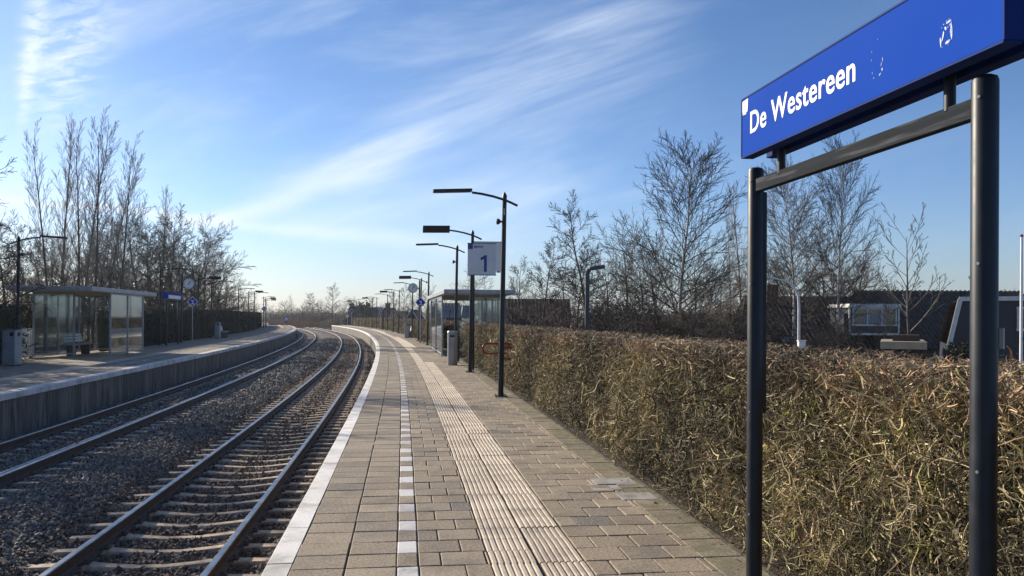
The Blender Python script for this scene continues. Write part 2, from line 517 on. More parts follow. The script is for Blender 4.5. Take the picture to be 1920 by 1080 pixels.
def stones():
    Vs, Fs, Rs, Mi = [], [], [], []; off = 0
    octa = np.array([[1, 0, 0], [-1, 0, 0], [0, 1, 0], [0, -1, 0], [0, 0, 1], [0, 0, -1.]])
    of = np.array([[0, 2, 4], [2, 1, 4], [1, 3, 4], [3, 0, 4], [2, 0, 5], [1, 2, 5], [3, 1, 5], [0, 3, 5]])
    for s0, s1_, dens, size in ((3.2, 9, 720, .026), (9, 18, 470, .030), (18, 34, 230, .038), (34, 60, 110, .05), (60, 100, 45, .07)):
        n = int((s1_ - s0) * (ER - EL) * dens)
        s = rng.uniform(s0, s1_, n); d = rng.uniform(EL + .1, ER - .1, n)
        # leave the sleeper tops of the near track mostly bare
        ph = np.mod(s - SL0 + SLP / 2, SLP) - SLP / 2
        on1 = (np.abs(d - T1) < 1.30) & (np.abs(ph) < .10)
        on2 = (np.abs(d - T2) < 1.28) & (np.abs(ph) < .06)
        keep = ~((on1 & (rng.random(n) < .985)) | (on2 & (rng.random(n) < .55)))
        s, d = s[keep], d[keep]; n = len(s)
        sz = size * rng.lognormal(0, .28, n)
        P = octa[None] * rng.uniform(.55, 1.15, (n, 6, 1)) * rng.uniform(.6, 1.1, (n, 1, 3))
        P = np.einsum('nij,nkj->nki', rand_rot(n), P) * sz[:, None, None]
        X, Y = C(s, d)
        z = bz(s, d) + rng.uniform(-.012, .012, n) + sz * .12
        P += np.stack([X, Y, z], -1)[:, None]
        Vs.append(P.reshape(-1, 3)); Fs.append((of[None] + (off + np.arange(n) * 6)[:, None, None]).reshape(-1, 3)); off += n * 6
        r = np.clip(rng.normal(.33, .2, n), 0, 1) + .5 * (rng.random(n) < .05); Rs.append(np.repeat(np.clip(r, 0, 1), 8))
        Mi.append(np.repeat(((np.abs(d - T1) < 1.5) & (rng.random(n) < .75)) | (rng.random(n) < .12), 8).astype(int))
    o = npmesh('ballast_stones', np.concatenate(Vs), np.concatenate(Fs), [M['stone'], M['stoner']], rnd=np.concatenate(Rs), mi=np.concatenate(Mi))
    tag(o, 'loose grey ballast stones lying between and beside the rails', 'gravel', kind='stuff')


SL0, SLP = 4.02, .60
stones()

# ------------------------------------------------------------------ tracks
def rail_section(dc):
    H = -.76
    pts = [(-.074, -.172), (-.074, -.162), (-.022, -.145), (-.009, -.13), (-.009, -.052), (-.034, -.040), (-.036, -.010), (-.028, -.001),
           (.028, -.001), (.036, -.010), (.034, -.040), (.009, -.052), (.009, -.13), (.022, -.145), (.074, -.162), (.074, -.172)]
    return [(dc + a, H + b) for a, b in pts]


def sleeper_mesh(name):
    """concrete sleeper: raised under the rails, low waist; clips by each rail"""
    b = MB(); xs = [-1.26, -1.05, -.92, -.60, -.42, -.15, .15, .42, .60, .92, 1.05, 1.26]
    zt = [.000, .004, .008, .008, -.012, -.034, -.034, -.012, .008, .008, .004, .000]
    wt = [.075, .078, .08, .08, .075, .068, .068, .075, .08, .08, .078, .075]
    base = len(b.v)
    for x, z, w in zip(xs, zt, wt):
        b.v += [(x, -w - .03, -.17), (x, -w, z - .012), (x, -w + .012, z), (x, w - .012, z), (x, w, z - .012), (x, w + .03, -.17)]
    for k in range(len(xs) - 1):
        for q in range(5):
            b.face((base + k * 6 + q, base + k * 6 + q + 1, base + (k + 1) * 6 + q + 1, base + (k + 1) * 6 + q))
    b.face([base + q for q in range(6)]); b.face([base + (len(xs) - 1) * 6 + q for q in range(6)][::-1])
    for sx in (-.7535, .7535):
        b.box((sx, 0, .006), (.18, .15, .012), m=1)
        for k in (-1, 1):
            b.box((sx + k * .105, 0, .022), (.05, .09, .036), m=1)
            b.tube([(sx + k * .12, -.03, .03), (sx + k * .08, 0, .05), (sx + k * .12, .03, .03)], .009, 6, m=1)
    o = b.build(name, [M['sleeper'], M['rust']])
    return o


def track(dc, label, dz):
    t = empty('railway_track', at(20, dc, -.94), 0)
    tag(t, label, 'railway track', 'railway tracks between the platforms')
    inv = Matrix.Translation(-Vector(t.location))
    ss = np.concatenate([np.arange(-4, 30, .5), np.arange(30, 165, 1.0), np.arange(165, 400, 2.0)])
    for k in (-1, 1):
        sec = rail_section(dc + k * .7535)
        mi = [1 if a in (6, 7, 8) else 0 for a in range(len(sec) - 1)]
        o = sweep('rail', sec, ss, [M['rust'], M['railtop']], t, mi=mi)
        o.matrix_parent_inverse = inv
    first = sleeper_mesh('sleeper'); first.parent = t
    rest = MB(); n = 0
    V0 = np.array([v.co for v in first.data.vertices])
    s = SL0 - SLP * 2; k = 0; Vs = []; cnt = 0
    F0 = [tuple(p.vertices) for p in first.data.polygons]; MI0 = [p.material_index for p in first.data.polygons]
    while s < 190:
        p = at(s, dc, -.918 + dz + random.uniform(-.004, .004)); th = float(heading(s)) + random.uniform(-.006, .006)
        if cnt < 99:
            o = first if cnt == 0 else first.copy()
            if cnt:
                col.objects.link(o)
            o.parent = t
            o.location = Vector(p) - Vector(t.location); o.rotation_euler = (0, 0, th)
        else:
            c, sn = math.cos(th), math.sin(th); b = len(rest.v)
            W = np.stack([V0[:, 0] * c - V0[:, 1] * sn + p[0], V0[:, 0] * sn + V0[:, 1] * c + p[1], V0[:, 2] + p[2]], -1) - np.array(t.location)
            rest.v += [tuple(q) for q in W]
            for f, m in zip(F0, MI0): rest.face([b + i for i in f], m)
        cnt += 1; s += SLP
    r = rest.build('sleeper', [M['sleeper'], M['rust']], t); r['kind'] = 'stuff'
    return t


track(T1, 'railway track with pale concrete sleepers beside the right platform', 0)
track(T2, 'shaded railway track half buried in ballast beside the left platform', -.012)
cb = MB()
cb.tube([at(s, T2 + .38 + .03 * math.sin(s * .3), -.905) for s in np.arange(2, 70, 1.0)], .028, 6)
tag(cb.build('cable', M['alu'], smooth=True), 'pale cable lying inside the right-hand rail of the far track', 'cable')

# ------------------------------------------------------------------ platforms
ROW = .3275


def tiles(name, bands, s0, s1, mat, parent, z=0.0, gap=.009, rows=ROW, ridge=False, every=None, jit=.004, skip=None, drop=0.0):
    """bands = list of (d0, d1, tile length or None, phase): rows of tiles laid along the curve, each a chamfered block"""
    T = []
    nrow = int((s1 - s0) / rows)
    for k in range(nrow):
        a = s0 + k * rows
        if every is not None and k % 2 != every: continue
        for (d0, d1, L, ph) in bands:
            if L is None: T.append((a, a + rows, d0, d1)); continue
            x = d0 - (L / 2 if (k + ph) % 2 else 0)
            while x < d1 - .02:
                T.append((a, a + rows, max(x, d0), min(x + L, d1))); x += L
    T = np.array(T); n = len(T)
    if skip is not None:
        T = T[~skip(T)]; n = len(T)
    g = gap / 2; ch = .006
    dz = rng.normal(0, .0016, n) + z
    tl = rng.normal(0, .0012, (n, 4))
    dj = rng.normal(0, jit * .5, n)
    out, rn = [], np.clip(rng.normal(.62, .22, n), .12, 1); rn[rng.random(n) < .022] = 0.0
    a0, a1, b0, b1 = T[:, 0] + g, T[:, 1] - g, T[:, 2] + g + dj, T[:, 3] - g + dj
    V = np.zeros((n, 12, 3))
    cs = [(a0, b0), (a0, b1), (a1, b1), (a1, b0)]
    ci = [(a0 + ch, b0 + ch), (a0 + ch, b1 - ch), (a1 - ch, b1 - ch), (a1 - ch, b0 + ch)]
    for q in range(4):
        X, Y = C(*ci[q]); V[:, q, 0], V[:, q, 1], V[:, q, 2] = X, Y, dz + tl[:, q]
        X, Y = C(*cs[q]); V[:, 4 + q, 0], V[:, 4 + q, 1], V[:, 4 + q, 2] = X, Y, dz + tl[:, q] - .005
        V[:, 8 + q, 0], V[:, 8 + q, 1], V[:, 8 + q, 2] = X, Y, z - .05
    f = [(0, 1, 2, 3)] + [(4 + q, 4 + (q + 1) % 4, (q + 1) % 4, q) for q in range(4)] + [(8 + q, 8 + (q + 1) % 4, 4 + (q + 1) % 4, 4 + q) for q in range(4)]
    F = (np.array(f)[None] + (np.arange(n) * 12)[:, None, None]).reshape(-1, 4)
    return npmesh(name, V.reshape(-1, 3), F, mat, parent, rnd=np.repeat(rn, 9))


def ribbed(name, spans, mat, parent, nr=7):
    """ribbed guide tiles: spans = (s0, s1, d0, d1) columns; the ribs run along the platform"""
    Vs, Fs, Rn, off = [], [], [], 0
    for (s0, s1, d0, d1) in spans:
        w = (d1 - d0 - .008) / nr
        prof = [(d0 + .004, -.03)]
        for k in range(nr):
            x = d0 + .004 + k * w
            prof += [(x + w * .04, -.010), (x + w * .22, .001), (x + w * .70, .001), (x + w * .88, -.010)]
        prof.append((d1 - .004, -.03)); prof = np.array(prof); m = len(prof)
        a = np.arange(s0, s1 - .01, ROW); nt = len(a)
        jd = rng.normal(0, .0024, nt); jz = rng.normal(0, .0012, nt)
        V = np.zeros((nt, 2, m, 3))
        for e, sa in enumerate((a + .004, a + ROW - .004)):
            for q in range(m):
                X, Y = C(sa, prof[q, 0] + jd); V[:, e, q, 0], V[:, e, q, 1], V[:, e, q, 2] = X, Y, prof[q, 1] + jz
        q = np.arange(m - 1)
        f = np.stack([q, q + 1, m + q + 1, m + q], -1)
        F = (f[None] + (off + np.arange(nt) * 2 * m)[:, None, None]).reshape(-1, 4)
        Vs.append(V.reshape(-1, 3)); Fs.append(F); off += nt * 2 * m
        Rn.append(np.repeat(np.clip(rng.normal(.5, .22, nt), 0, 1), m - 1))
    return npmesh(name, np.concatenate(Vs), np.concatenate(Fs), mat, parent, rnd=np.concatenate(Rn))


SE = 161.0
pr = tag(empty('platform', (0, 0, 0)), kind='structure')
step = np.concatenate([np.arange(-3, 60, 1.0), np.arange(60, SE + .5, 1.0)])
sweep('paving_bed', [(ER + .03, -.014), (ER + .6, -.013), (1.5, -.013), (2.41, -.015)], step, M['sand'], pr)
sweep('platform_wall', [(ER + .05, -.14), (ER + .06, -.14), (ER + .06, -1.3)][::-1], step, M['wall'], pr)
# white edge slabs (1 m each) with an overhanging nose
edge_s = np.arange(-3, SE - .5, 1.0)


def edge_slabs(name, d0, d1, parent, mat, sgn=1):
    n = len(edge_s); V = np.zeros((n, 5, 2, 3)); jz = rng.normal(0, .0012, n)
    sub = np.linspace(.003, .997, 5)
    prof = [(d0, -.14), (d0, -.008), (d0 + sgn * .008, .001), (d1, .001), (d1, -.02)]
    V = np.zeros((n, 5, len(prof), 3))
    for a, t in enumerate(sub):
        for q, (dq, zq) in enumerate(prof):
            X, Y = C(edge_s + t, dq); V[:, a, q, 0], V[:, a, q, 1], V[:, a, q, 2] = X, Y, zq + jz
    m = len(prof); f = []
    for a in range(4):
        for q in range(m - 1): f.append((a * m + q, a * m + q + 1, (a + 1) * m + q + 1, (a + 1) * m + q))
    F = (np.array(f)[None] + (np.arange(n) * 5 * m)[:, None, None]).reshape(-1, 4)
    return npmesh(name, V.reshape(-1, 3), F, mat, parent, rnd=np.repeat(np.clip(rng.normal(.5, .25, n), 0, 1), len(f)))


edge_slabs('white_edge', ER, ER + .172, pr, M['edge'])
DA, DB = -.042, .108                 # dashed marker line
TA, TB = .603, 1.262                 # ribbed guide strip
TM = (TA + TB) / 2
tiles('edge_tiles', [(ER + .175, (ER + .194 + DA) / 2, None, 0), ((ER + .194 + DA) / 2, DA, None, 0)], -3, SE, M['tile'], pr)
tiles('marker_tiles', [(DA, DB, None, 0)], -3, SE, M['dash'], pr, every=0)
tiles('marker_tiles', [(DA, DB, None, 0)], -3, SE, M['tile'], pr, every=1)
single = ((32, 47), (72, 90), (112, 125))
tiles('middle_tiles', [(DB, TA, .315, 0)], -3, SE, M['tile'], pr)
tiles('back_tiles', [(TB, 2.11, .318, 1)], -3, SE, M['tile'], pr)
tiles('border_tiles', [(2.11, 2.42, None, 0)], -3, SE, M['tilem'], pr, rows=ROW * 1.5)
sp = [(-3, SE, TA, TM - .002)]; last = -3
for a, b in single:
    sp.append((last, a, TM + .002, TB)); tiles('back_tiles', [(TM + .002, TB, .318, 1)], a + ROW * .6, b, M['tile'], pr); last = b
sp.append((last, SE, TM + .002, TB))
ribbed('guide_strip', sp, M['ribs'], pr)
# a few pale repair slabs in the border
rb = MB()
for s, d, w, l in ((8.35, 2.0, .30, .30), (8.62, 2.16, .42, .36), (7.9, 2.20, .34, .3)):
    p = at(s, d, -.0065); rb.box(p, (w, l, .02), Matrix.Rotation(float(heading(s)), 3, 'Z'))
rb.build('repair_slab', M['concrete'], pr, bevel=.003)
kb = sweep('kerb', [(2.425, -.2), (2.425, .0), (2.452, .0), (2.452, -.2)], step, M['kerb'], pr)

# left platform
pl = tag(empty('platform', (0, 0, 0)), kind='structure')
sweep('paving_bed', [(EL - .03, -.014), (-10.9, -.013), (-13.4, -.015)][::-1], step, M['sand'], pl)
sweep('platform_wall', [(EL - .06, -.16), (EL - .06, -1.3)], step, M['wall'], pl)
edge_slabs('white_edge', EL, EL - .07, pl, M['edge'], -1)
tiles('marker_tiles', [(EL - .33, EL - .11, None, 0)], -3, SE, M['edge'], pl)
tiles('edge_tiles', [(EL - .107, EL - .072, None, 0)], -3, SE, M['soil'], pl)
tiles('edge_tiles', [(EL - .66, EL - .33, None, 0), (EL - .99, EL - .66, None, 0)], -3, SE, M['tile'], pl)
tiles('marker_tiles', [(EL - 1.14, EL - .99, None, 0)], -3, SE, M['dash'], pl, every=0)
tiles('marker_tiles', [(EL - 1.14, EL - .99, None, 0)], -3, SE, M['tile'], pl, every=1)
tiles('middle_tiles', [(EL - 1.68, EL - 1.14, .315, 0)], -3, SE, M['tile'], pl)
ribbed('guide_strip', [(-3, SE, EL - 2.16, EL - 1.68)], M['ribs'], pl, 8)
tiles('back_tiles', [(-13.4, EL - 2.16, .318, 1)], -3, SE, M['tile'], pl)

# ------------------------------------------------------------------ hedges
def twig_arrays(P, D, L, r, nseg=3, curl=.55):
    """many little three-sided curved twigs: P start, D direction, L length, r radius"""
    n = len(P); pts = np.zeros((n, nseg + 1, 3)); pts[:, 0] = P
    d = D.copy()
    bend = rng.normal(0, curl * .62, (n, 3))
    for k in range(nseg):
        d = d + bend + rng.normal(0, curl * .38, (n, 3)); d /= np.linalg.norm(d, axis=1)[:, None]
        pts[:, k + 1] = pts[:, k] + d * (L / nseg)[:, None]
    a = np.cross(D, rng.normal(size=(n, 3)) * .6 + np.array([0, 0, 1.])); a /= np.linalg.norm(a, axis=1)[:, None] + 1e-9
    b = np.cross(D, a); b /= np.linalg.norm(b, axis=1)[:, None] + 1e-9
    V = np.zeros((n, nseg + 1, 3, 3))
    for k in range(nseg + 1):
        rr = r * (1 - .6 * k / nseg)
        for q in range(3):
            an = 2 * math.pi * q / 3
            V[:, k, q] = pts[:, k] + (a * math.cos(an) + b * math.sin(an)) * rr[:, None]
    f = [(k * 3 + q, k * 3 + (q + 1) % 3, (k + 1) * 3 + (q + 1) % 3, (k + 1) * 3 + q) for k in range(nseg) for q in range(3)]
    F = (np.array(f)[None] + (np.arange(n) * (nseg + 1) * 3)[:, None, None]).reshape(-1, 4)
    return V.reshape(-1, 3), F, len(f)


M['twig'] = pmat('hedge_twig_bark', (.43, .365, .225), (.19, .160, .09), 9, .75, attr=((.10, .10, .09, 1), (1.75, 1.68, 1.55, 1)), c3=(.23, .22, .07), s3=6)
M['twigred'] = pmat('hedge_young_shoots', (.40, .27, .17), (.20, .125, .085), 9, .75, attr=((.2, .2, .2, 1), (1.8, 1.7, 1.55, 1)))
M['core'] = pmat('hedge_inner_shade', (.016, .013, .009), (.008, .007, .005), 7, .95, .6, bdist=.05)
M['evergreen'] = pmat('dark_evergreen_leaf', (.016, .024, .012), (.028, .038, .016), 5, .8, attr=((.5, .5, .5, 1), (1.6, 1.5, 1.4, 1)))
M['leafcore'] = pmat('evergreen_inner', (.010, .015, .009), (.014, .018, .010), 3, .95)


def hedge(label, s0, s1, dA, dB, zt, zones, mats, face=-1, top_tilt=0.0, z0=0.0):
    """clipped hedge: core body plus a shell of real twigs. dA = face towards the track, dB = back"""
    h = empty('hedge', at((s0 + s1) / 2, (dA + dB) / 2, 0))
    tag(h, label, 'hedge')
    inv = Matrix.Translation(-Vector(h.location))
    ss = np.arange(s0 + .15, s1 - .1, .33); lo, hi = min(dA, dB), max(dA, dB)
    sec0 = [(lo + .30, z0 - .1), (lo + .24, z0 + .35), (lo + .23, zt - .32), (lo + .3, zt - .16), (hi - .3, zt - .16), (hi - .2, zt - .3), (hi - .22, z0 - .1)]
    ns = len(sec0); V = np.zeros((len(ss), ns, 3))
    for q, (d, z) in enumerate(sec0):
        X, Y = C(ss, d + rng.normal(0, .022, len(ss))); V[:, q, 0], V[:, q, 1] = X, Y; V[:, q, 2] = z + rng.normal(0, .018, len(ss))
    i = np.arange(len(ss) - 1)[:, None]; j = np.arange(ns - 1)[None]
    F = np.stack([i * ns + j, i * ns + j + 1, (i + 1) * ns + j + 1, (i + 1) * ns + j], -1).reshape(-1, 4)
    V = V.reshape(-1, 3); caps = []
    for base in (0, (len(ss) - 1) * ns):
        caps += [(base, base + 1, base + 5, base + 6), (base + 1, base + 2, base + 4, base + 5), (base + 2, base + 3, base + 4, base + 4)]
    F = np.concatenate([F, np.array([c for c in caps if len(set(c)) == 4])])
    o = npmesh('shade_core', V, F, mats[2], h); o.matrix_parent_inverse = inv  # solid body behind the twigs; its near-black colour stands in for inner shade
    Vs, Fs, Rs, MI, off = [], [], [], [], 0
    for (a, b, dens, L0, r0) in zones:
        a, b = max(a, s0), min(b, s1)
        if b <= a: continue
        Hh, W = zt - z0, hi - lo
        for side in ('face', 'top', 'back', 'end'):
            area = (b - a) * Hh if side in ('face', 'back') else (b - a) * W
            if side == 'end': area = Hh * W * 2 if a <= s0 + .01 or b >= s1 - .01 else 0
            n = int(area * dens * (.25 if side == 'back' else 1))
            if n < 1: continue
            s = rng.uniform(a, b, n); dep = rng.random(n) ** 1.15 * .24
            if side == 'face' or side == 'back':
                z = z0 + Hh * rng.random(n) ** .92
                lump = .035 * np.sin(s * 2.1 + 1.3 * z) + .03 * np.sin(s * 5.7 + z * 4) - .10 * np.clip(.22 - (z - z0), 0, 1)
                sg = -1 if ((side == 'face') == (dA < dB)) else 1
                d = (lo if sg < 0 else hi) - sg * (dep - lump - .02) * 1
                out = np.array([sg, 0, .15])
            elif side == 'top':
                d = rng.uniform(lo, hi, n); z = zt - dep * .8 + .02 * np.sin(s * 3.1 + d * 2); sg = 0; out = np.array([face * .12, 0, 1.])
            else:
                d = rng.uniform(lo, hi, n); z = z0 + Hh * rng.random(n)
                e0 = rng.random(n) < .5
                s = np.where(e0 & (a <= s0 + .01), s0 + dep, np.where(b >= s1 - .01, s1 - dep, s0 + dep)); out = np.array([0, -.3, .2])
            th = np.interp(s, _s, _th)
            D = rng.normal(0, .75, (n, 3)) * (np.array([.5, 1, 1]) if side != 'top' else np.array([1, 1, .5])) + out * (.30 if side != 'top' else .26)
            D[:, 2] += .10
            D /= np.linalg.norm(D, axis=1)[:, None]
            Dx = D[:, 0] * np.cos(th) - D[:, 1] * np.sin(th); Dy = D[:, 0] * np.sin(th) + D[:, 1] * np.cos(th)
            X, Y = C(s, d)
            L = L0 * rng.lognormal(-.1, .45, n); L = np.minimum(L, L0 * 2.6); r = r0 * rng.lognormal(0, .3, n)
            Dn = np.stack([Dx, Dy, D[:, 2]], -1)
            wand = rng.random(n) < .07; L = np.where(wand, L * (1.6 if side != 'top' else 1.0), L); r = np.where(wand, r * 1.7, r)
            if side == 'top': L = L * .75
            P = np.stack([X, Y, z], -1) - Dn * (L * .70)[:, None]
            Va, Fa, nf = twig_arrays(P, Dn, L, r, 5 if dens > 1000 else 3, .48)
            lim = zt + .015; over = Va[:, 2] > lim; Va[over, 2] = lim + (Va[over, 2] - lim) * .32       # the shears' line
            Vs.append(Va); Fs.append(Fa + off); off += len(Va)
            # patches of tone, so the clipped face is not even
            tone = .5 + .20 * np.sin(s * 1.3 + z * 2) + .15 * np.sin(s * 4.1 - z * 3.3)
            Rs.append(np.repeat(np.clip(tone + rng.normal(0, .36, n), 0, 1) ** 1.5, nf))
            red = rng.random(n) < np.clip((z - (zt - .22)) / .22, 0, 1) * .55 + .06
            MI.append(np.repeat(red.astype(int), nf))
    o = npmesh('twigs', np.concatenate(Vs), np.concatenate(Fs), mats[:2], h, rnd=np.concatenate(Rs), mi=np.concatenate(MI))
    o.matrix_parent_inverse = inv
    return h


Z1 = [(0, 5.5, 2300, .15, .0034), (5.5, 10, 1800, .14, .0037), (10, 18, 1200, .14, .0043), (18, 34, 600, .16, .0058), (34, 80, 170, .24, .009), (80, 170, 60, .35, .016)]
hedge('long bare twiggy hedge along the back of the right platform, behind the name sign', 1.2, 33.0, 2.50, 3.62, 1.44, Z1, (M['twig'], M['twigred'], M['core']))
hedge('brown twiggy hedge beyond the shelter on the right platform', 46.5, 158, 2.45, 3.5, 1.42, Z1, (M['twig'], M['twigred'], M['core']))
Z2 = [(0, 60, 90, .16, .016), (60, 170, 45, .22, .026)]
hedge('tall dark evergreen hedge in shade along the left platform, beyond the shelter', 44.5, 152, -13.45, -14.7, 2.12, Z2, (M['evergreen'], M['evergreen'], M['leafcore']), face=1)

hedge('tall dark evergreen hedge in shade behind the bin, left of the left shelter', -4, 33.5, -13.45, -14.7, 2.05, Z2, (M['evergreen'], M['evergreen'], M['leafcore']), face=1)

def litter():
    n = 2600
    s = 2.5 + 34 * rng.random(n) ** 1.5; d = 2.50 - np.abs(rng.normal(0, .16, n)) + .12
    X, Y = C(s, d); z = np.where(d > 2.42, -.022, .006) + rng.uniform(0, .006, n)
    q = np.array([[-1, 0, 0], [0, -.5, .15], [1, 0, 0], [0, .5, .15]])
    A = rand_rot(n); A[:, 2, :] *= .25
    V = np.einsum('nij,kj->nki', A, q) * (.016 * rng.lognormal(0, .3, n))[:, None, None] + np.stack([X, Y, z], -1)[:, None]
    F = np.arange(n * 4).reshape(-1, 4)
    tag(npmesh('leaf_litter', V.reshape(-1, 3), F, M['leaf'], rnd=rng.random(n)), 'dry brown leaves and twigs scattered along the foot of the right hedge', 'leaves', kind='stuff')


M['leaf'] = pmat('dry_leaf', (.22, .13, .06), (.12, .075, .04), 20, .8, attr=((.4, .4, .4, 1), (1.5, 1.4, 1.2, 1)))
litter()

# ------------------------------------------------------------------ platform furniture
def text_mesh(body, size, mat, parent, name='lettering', M4=None, offset=0.0, thick=.002, sx=1.0, shear=0.0, spacing=1.0):
    cu = bpy.data.curves.new(name, 'FONT'); cu.body = body; cu.size = size; cu.extrude = thick; cu.offset = offset
    cu.shear = shear; cu.space_character = spacing; cu.resolution_u = 6
    tmp = bpy.data.objects.new('tmp', cu); col.objects.link(tmp)
    bpy.context.view_layer.update()
    me = bpy.data.meshes.new_from_object(tmp.evaluated_get(bpy.context.evaluated_depsgraph_get()))
    bpy.data.objects.remove(tmp)
    me.transform(Matrix.Scale(sx, 4, (1, 0, 0)))
    if M4 is not None: me.transform(M4)
    me.materials.clear(); me.materials.append(mat)
    o = bpy.data.objects.new(name, me); col.objects.link(o); o.parent = parent
    return o


def txw(o):
    xs = [v.co.x for v in o.data.vertices]; return max(xs) - min(xs)


# -- the big station name sign
def name_sign():
    t = empty('station_name_sign', (1.575, 4.06, 0), R(8.3))
    tag(t, 'large blue station name sign on two black posts in front of the hedge', 'sign')
    hz = 2.585
    for yy in (-.97, .98):
        b = MB()
        b.lathe([(.046, -.1), (.046, hz - .022), (.041, hz - .007), (.026, hz), (.0, hz)], (0, yy, 0), 28)
        o = b.build('post', M['black'], t, smooth=True)
        b = MB()                                     # flat channel and cover strip along the post
        sgn = 1 if yy < 0 else 1
        if yy > 0:
            b.box((.046, yy - .006, 1.79), (.026, .046, 1.30)); b.build('cover_strip', M['black'], o, bevel=.004)
        b = MB()
        for z in (2.50, 1.9, 1.15, .55):
            b.cyl((-.038, yy - .022, z), (-.047, yy - .027, z), .006, n=8)
        b.build('bolt', M['steel'], o)
    b = MB(); b.box((0, .005, 2.475), (.045, 1.86, .075)); b.build('crossbeam', M['beam'], t, bevel=.004)
    for yy in (-.78, .64):
        b = MB(); b.cyl((-.005, yy, 2.50), (-.005, yy, 2.70), .022, n=16); b.build('stub', M['black'], t, smooth=True)
    zb, zt = 2.628, 2.958
    b = MB(); b.box((-.012, -.155, 2.74), (.08, 1.98, .16)); b.build('frame', M['blued'], t, bevel=.003)
    b = MB(); b.box((-.087, -.155, (zb + zt) / 2), (.066, 2.12, zt - zb)); pan = b.build('sign_panel', M['blue'], t, bevel=.004)
    b = MB()
    for zz in (zb - .003, zt + .003): b.box((-.087, -.155, zz), (.072, 2.126, .008))
    for q in (-1.218, .908): b.box((-.087, q, (zb + zt) / 2), (.072, .008, zt - zb - .004))
    b.build('panel_edge', M['blued'], pan)
    b = MB(); b.box((.062, -.155, (zb + zt) / 2), (.066, 2.12, zt - zb)); b.build('sign_panel', M['blued'], t, bevel=.004)
    # lettering on the face towards the track: local -X side, reading along -Y (from far end towards the viewer)
    xf = -.1205
    B = Matrix(((0, 0, -1, xf), (-1, 0, 0, .80), (0, 1, 0, zb + .115), (0, 0, 0, 1)))
    o = text_mesh('De Westereen', .172, M['white'], pan, M4=None, offset=.001, thick=.0010, spacing=1.06)
    k = 1.09 / txw(o); o.data.transform(Matrix.Scale(k, 4, (1, 0, 0)))
    bm = bmesh.new(); bm.from_mesh(o.data); src = bm.copy(); bm.clear()       # bold weight: the strokes thickened by shifted copies
    tmpm = bpy.data.meshes.new('tmp'); src.to_mesh(tmpm)
    for q, (dx, dy) in enumerate(((0, 0), (.0028, 0), (.0055, 0), (.0015, .0012), (.0015, -.0012), (.004, .0012), (.004, -.0012))):
        m2 = tmpm.copy(); m2.transform(Matrix.Translation((dx, dy, q * .00012))); bm.from_mesh(m2); bpy.data.meshes.remove(m2)
    bm.to_mesh(o.data); bm.free(); src.free(); bpy.data.meshes.remove(tmpm)
    o.data.transform(B)
    # stickers and torn paper
    def patch(pts, nm, mat=M['sticker']):
        b = MB(); f = [(p[0], p[1]) for p in pts]; b.prism(f, 0, .0012)
        b.xf(Matrix(((0, 0, -1, xf), (-1, 0, 0, 0), (0, 1, 0, zb), (0, 0, 0, 1)))); return b.build(nm, mat, pan)
    def sh(pts, dx, dz=0): return [(a + dx, c + dz) for a, c in pts]
    patch(sh([(-1.05, .318), (-.975, .322), (-.982, .25), (-1.0, .248), (-1.0, .238), (-1.045, .240), (-1.045, .252), (-1.050, .26)], .155), 'sticker', M['white'])
    patch(sh([(-1.03, .275), (-1.01, .275), (-1.01, .255), (-1.03, .255)], .155), 'sticker_print', M['signgrey']).location.x -= .0012
    R_ = random.Random(3); frag = []
    def shard(cx, cy, w, h, rot=0.0):
        n = R_.randint(5, 8); out = []
        for k in range(n):
            a = 2 * math.pi * k / n; q = R_.uniform(.45, 1.1); x_, y_ = w / 2 * q * math.cos(a), h / 2 * q * math.sin(a)
            out.append((cx + x_ * math.cos(rot) - y_ * math.sin(rot), cy + x_ * math.sin(rot) + y_ * math.cos(rot)))
        frag.append((out, 0, 0))
    # the upper torn sticker: a ragged patch with the print worn through, and crumbs round it
    for q in ((.935, .158, .040, .012, .2), (.952, .118, .018, .075, .05), (.930, .085, .034, .016, .3), (.905, .118, .012, .05, -.35), (.890, .098, .010, .045, .15), (.918, .140, .012, .020, .6), (.945, .145, .016, .012, 0)):
        shard(*q)
    for q in range(9): shard(R_.uniform(.87, .97), R_.uniform(.07, .17), .005, .005)
    # the lower one: only a broken outline of paper is left
    for q in ((.515, .145, .005, .035, .1), (.512, .105, .010, .020, -.3), (.495, .088, .022, .008, .5), (.505, .128, .005, .02, -.2), (.435, .20, .004, .012, 0), (.432, .165, .003, .010, 0), (.44, .11, .004, .014, .2), (.45, .085, .012, .004, .5), (.478, .24, .004, .006, 0)):
        shard(*q)
    for pts, dx, dz in frag:
        patch(sh(pts, dx, dz), 'torn_sticker')
    # inspection label on the near post
    b = MB(); b.box((.060, -.985, 1.63), (.003, .022, .075)); b.build('post_label', M['signgrey'], t)
    return t


name_sign()


def far_name_sign():
    s0 = 52.0; t = empty('station_name_sign', at(s0, -12.55, 0), float(heading(s0)))
    tag(t, 'small looking blue and white name sign on two black posts at the left hedge', 'sign')
    for yy in (-1.6, 1.4):
        b = MB(); b.lathe([(.055, 0), (.055, 2.52), (.03, 2.56)], (0, yy, 0), 12); b.build('post', M['black'], t, smooth=True)
    b = MB(); b.box((0, 0, 2.5), (.05, 2.9, .07)); b.build('crossbeam', M['beam'], t)
    b = MB(); b.box((.10, 0, 2.80), (.07, 3.9, .36)); p = b.build('sign_panel', M['blue'], t)
    b = MB(); b.box((.15, -.2, 2.74), (.012, 3.1, .20)); b.build('white_panel', M['white'], p)
    b = MB(); b.box((0, -1.95, 2.80), (.22, .05, .34)); b.build('end_cap', M['blue'], p)
name_sign_far = far_name_sign()


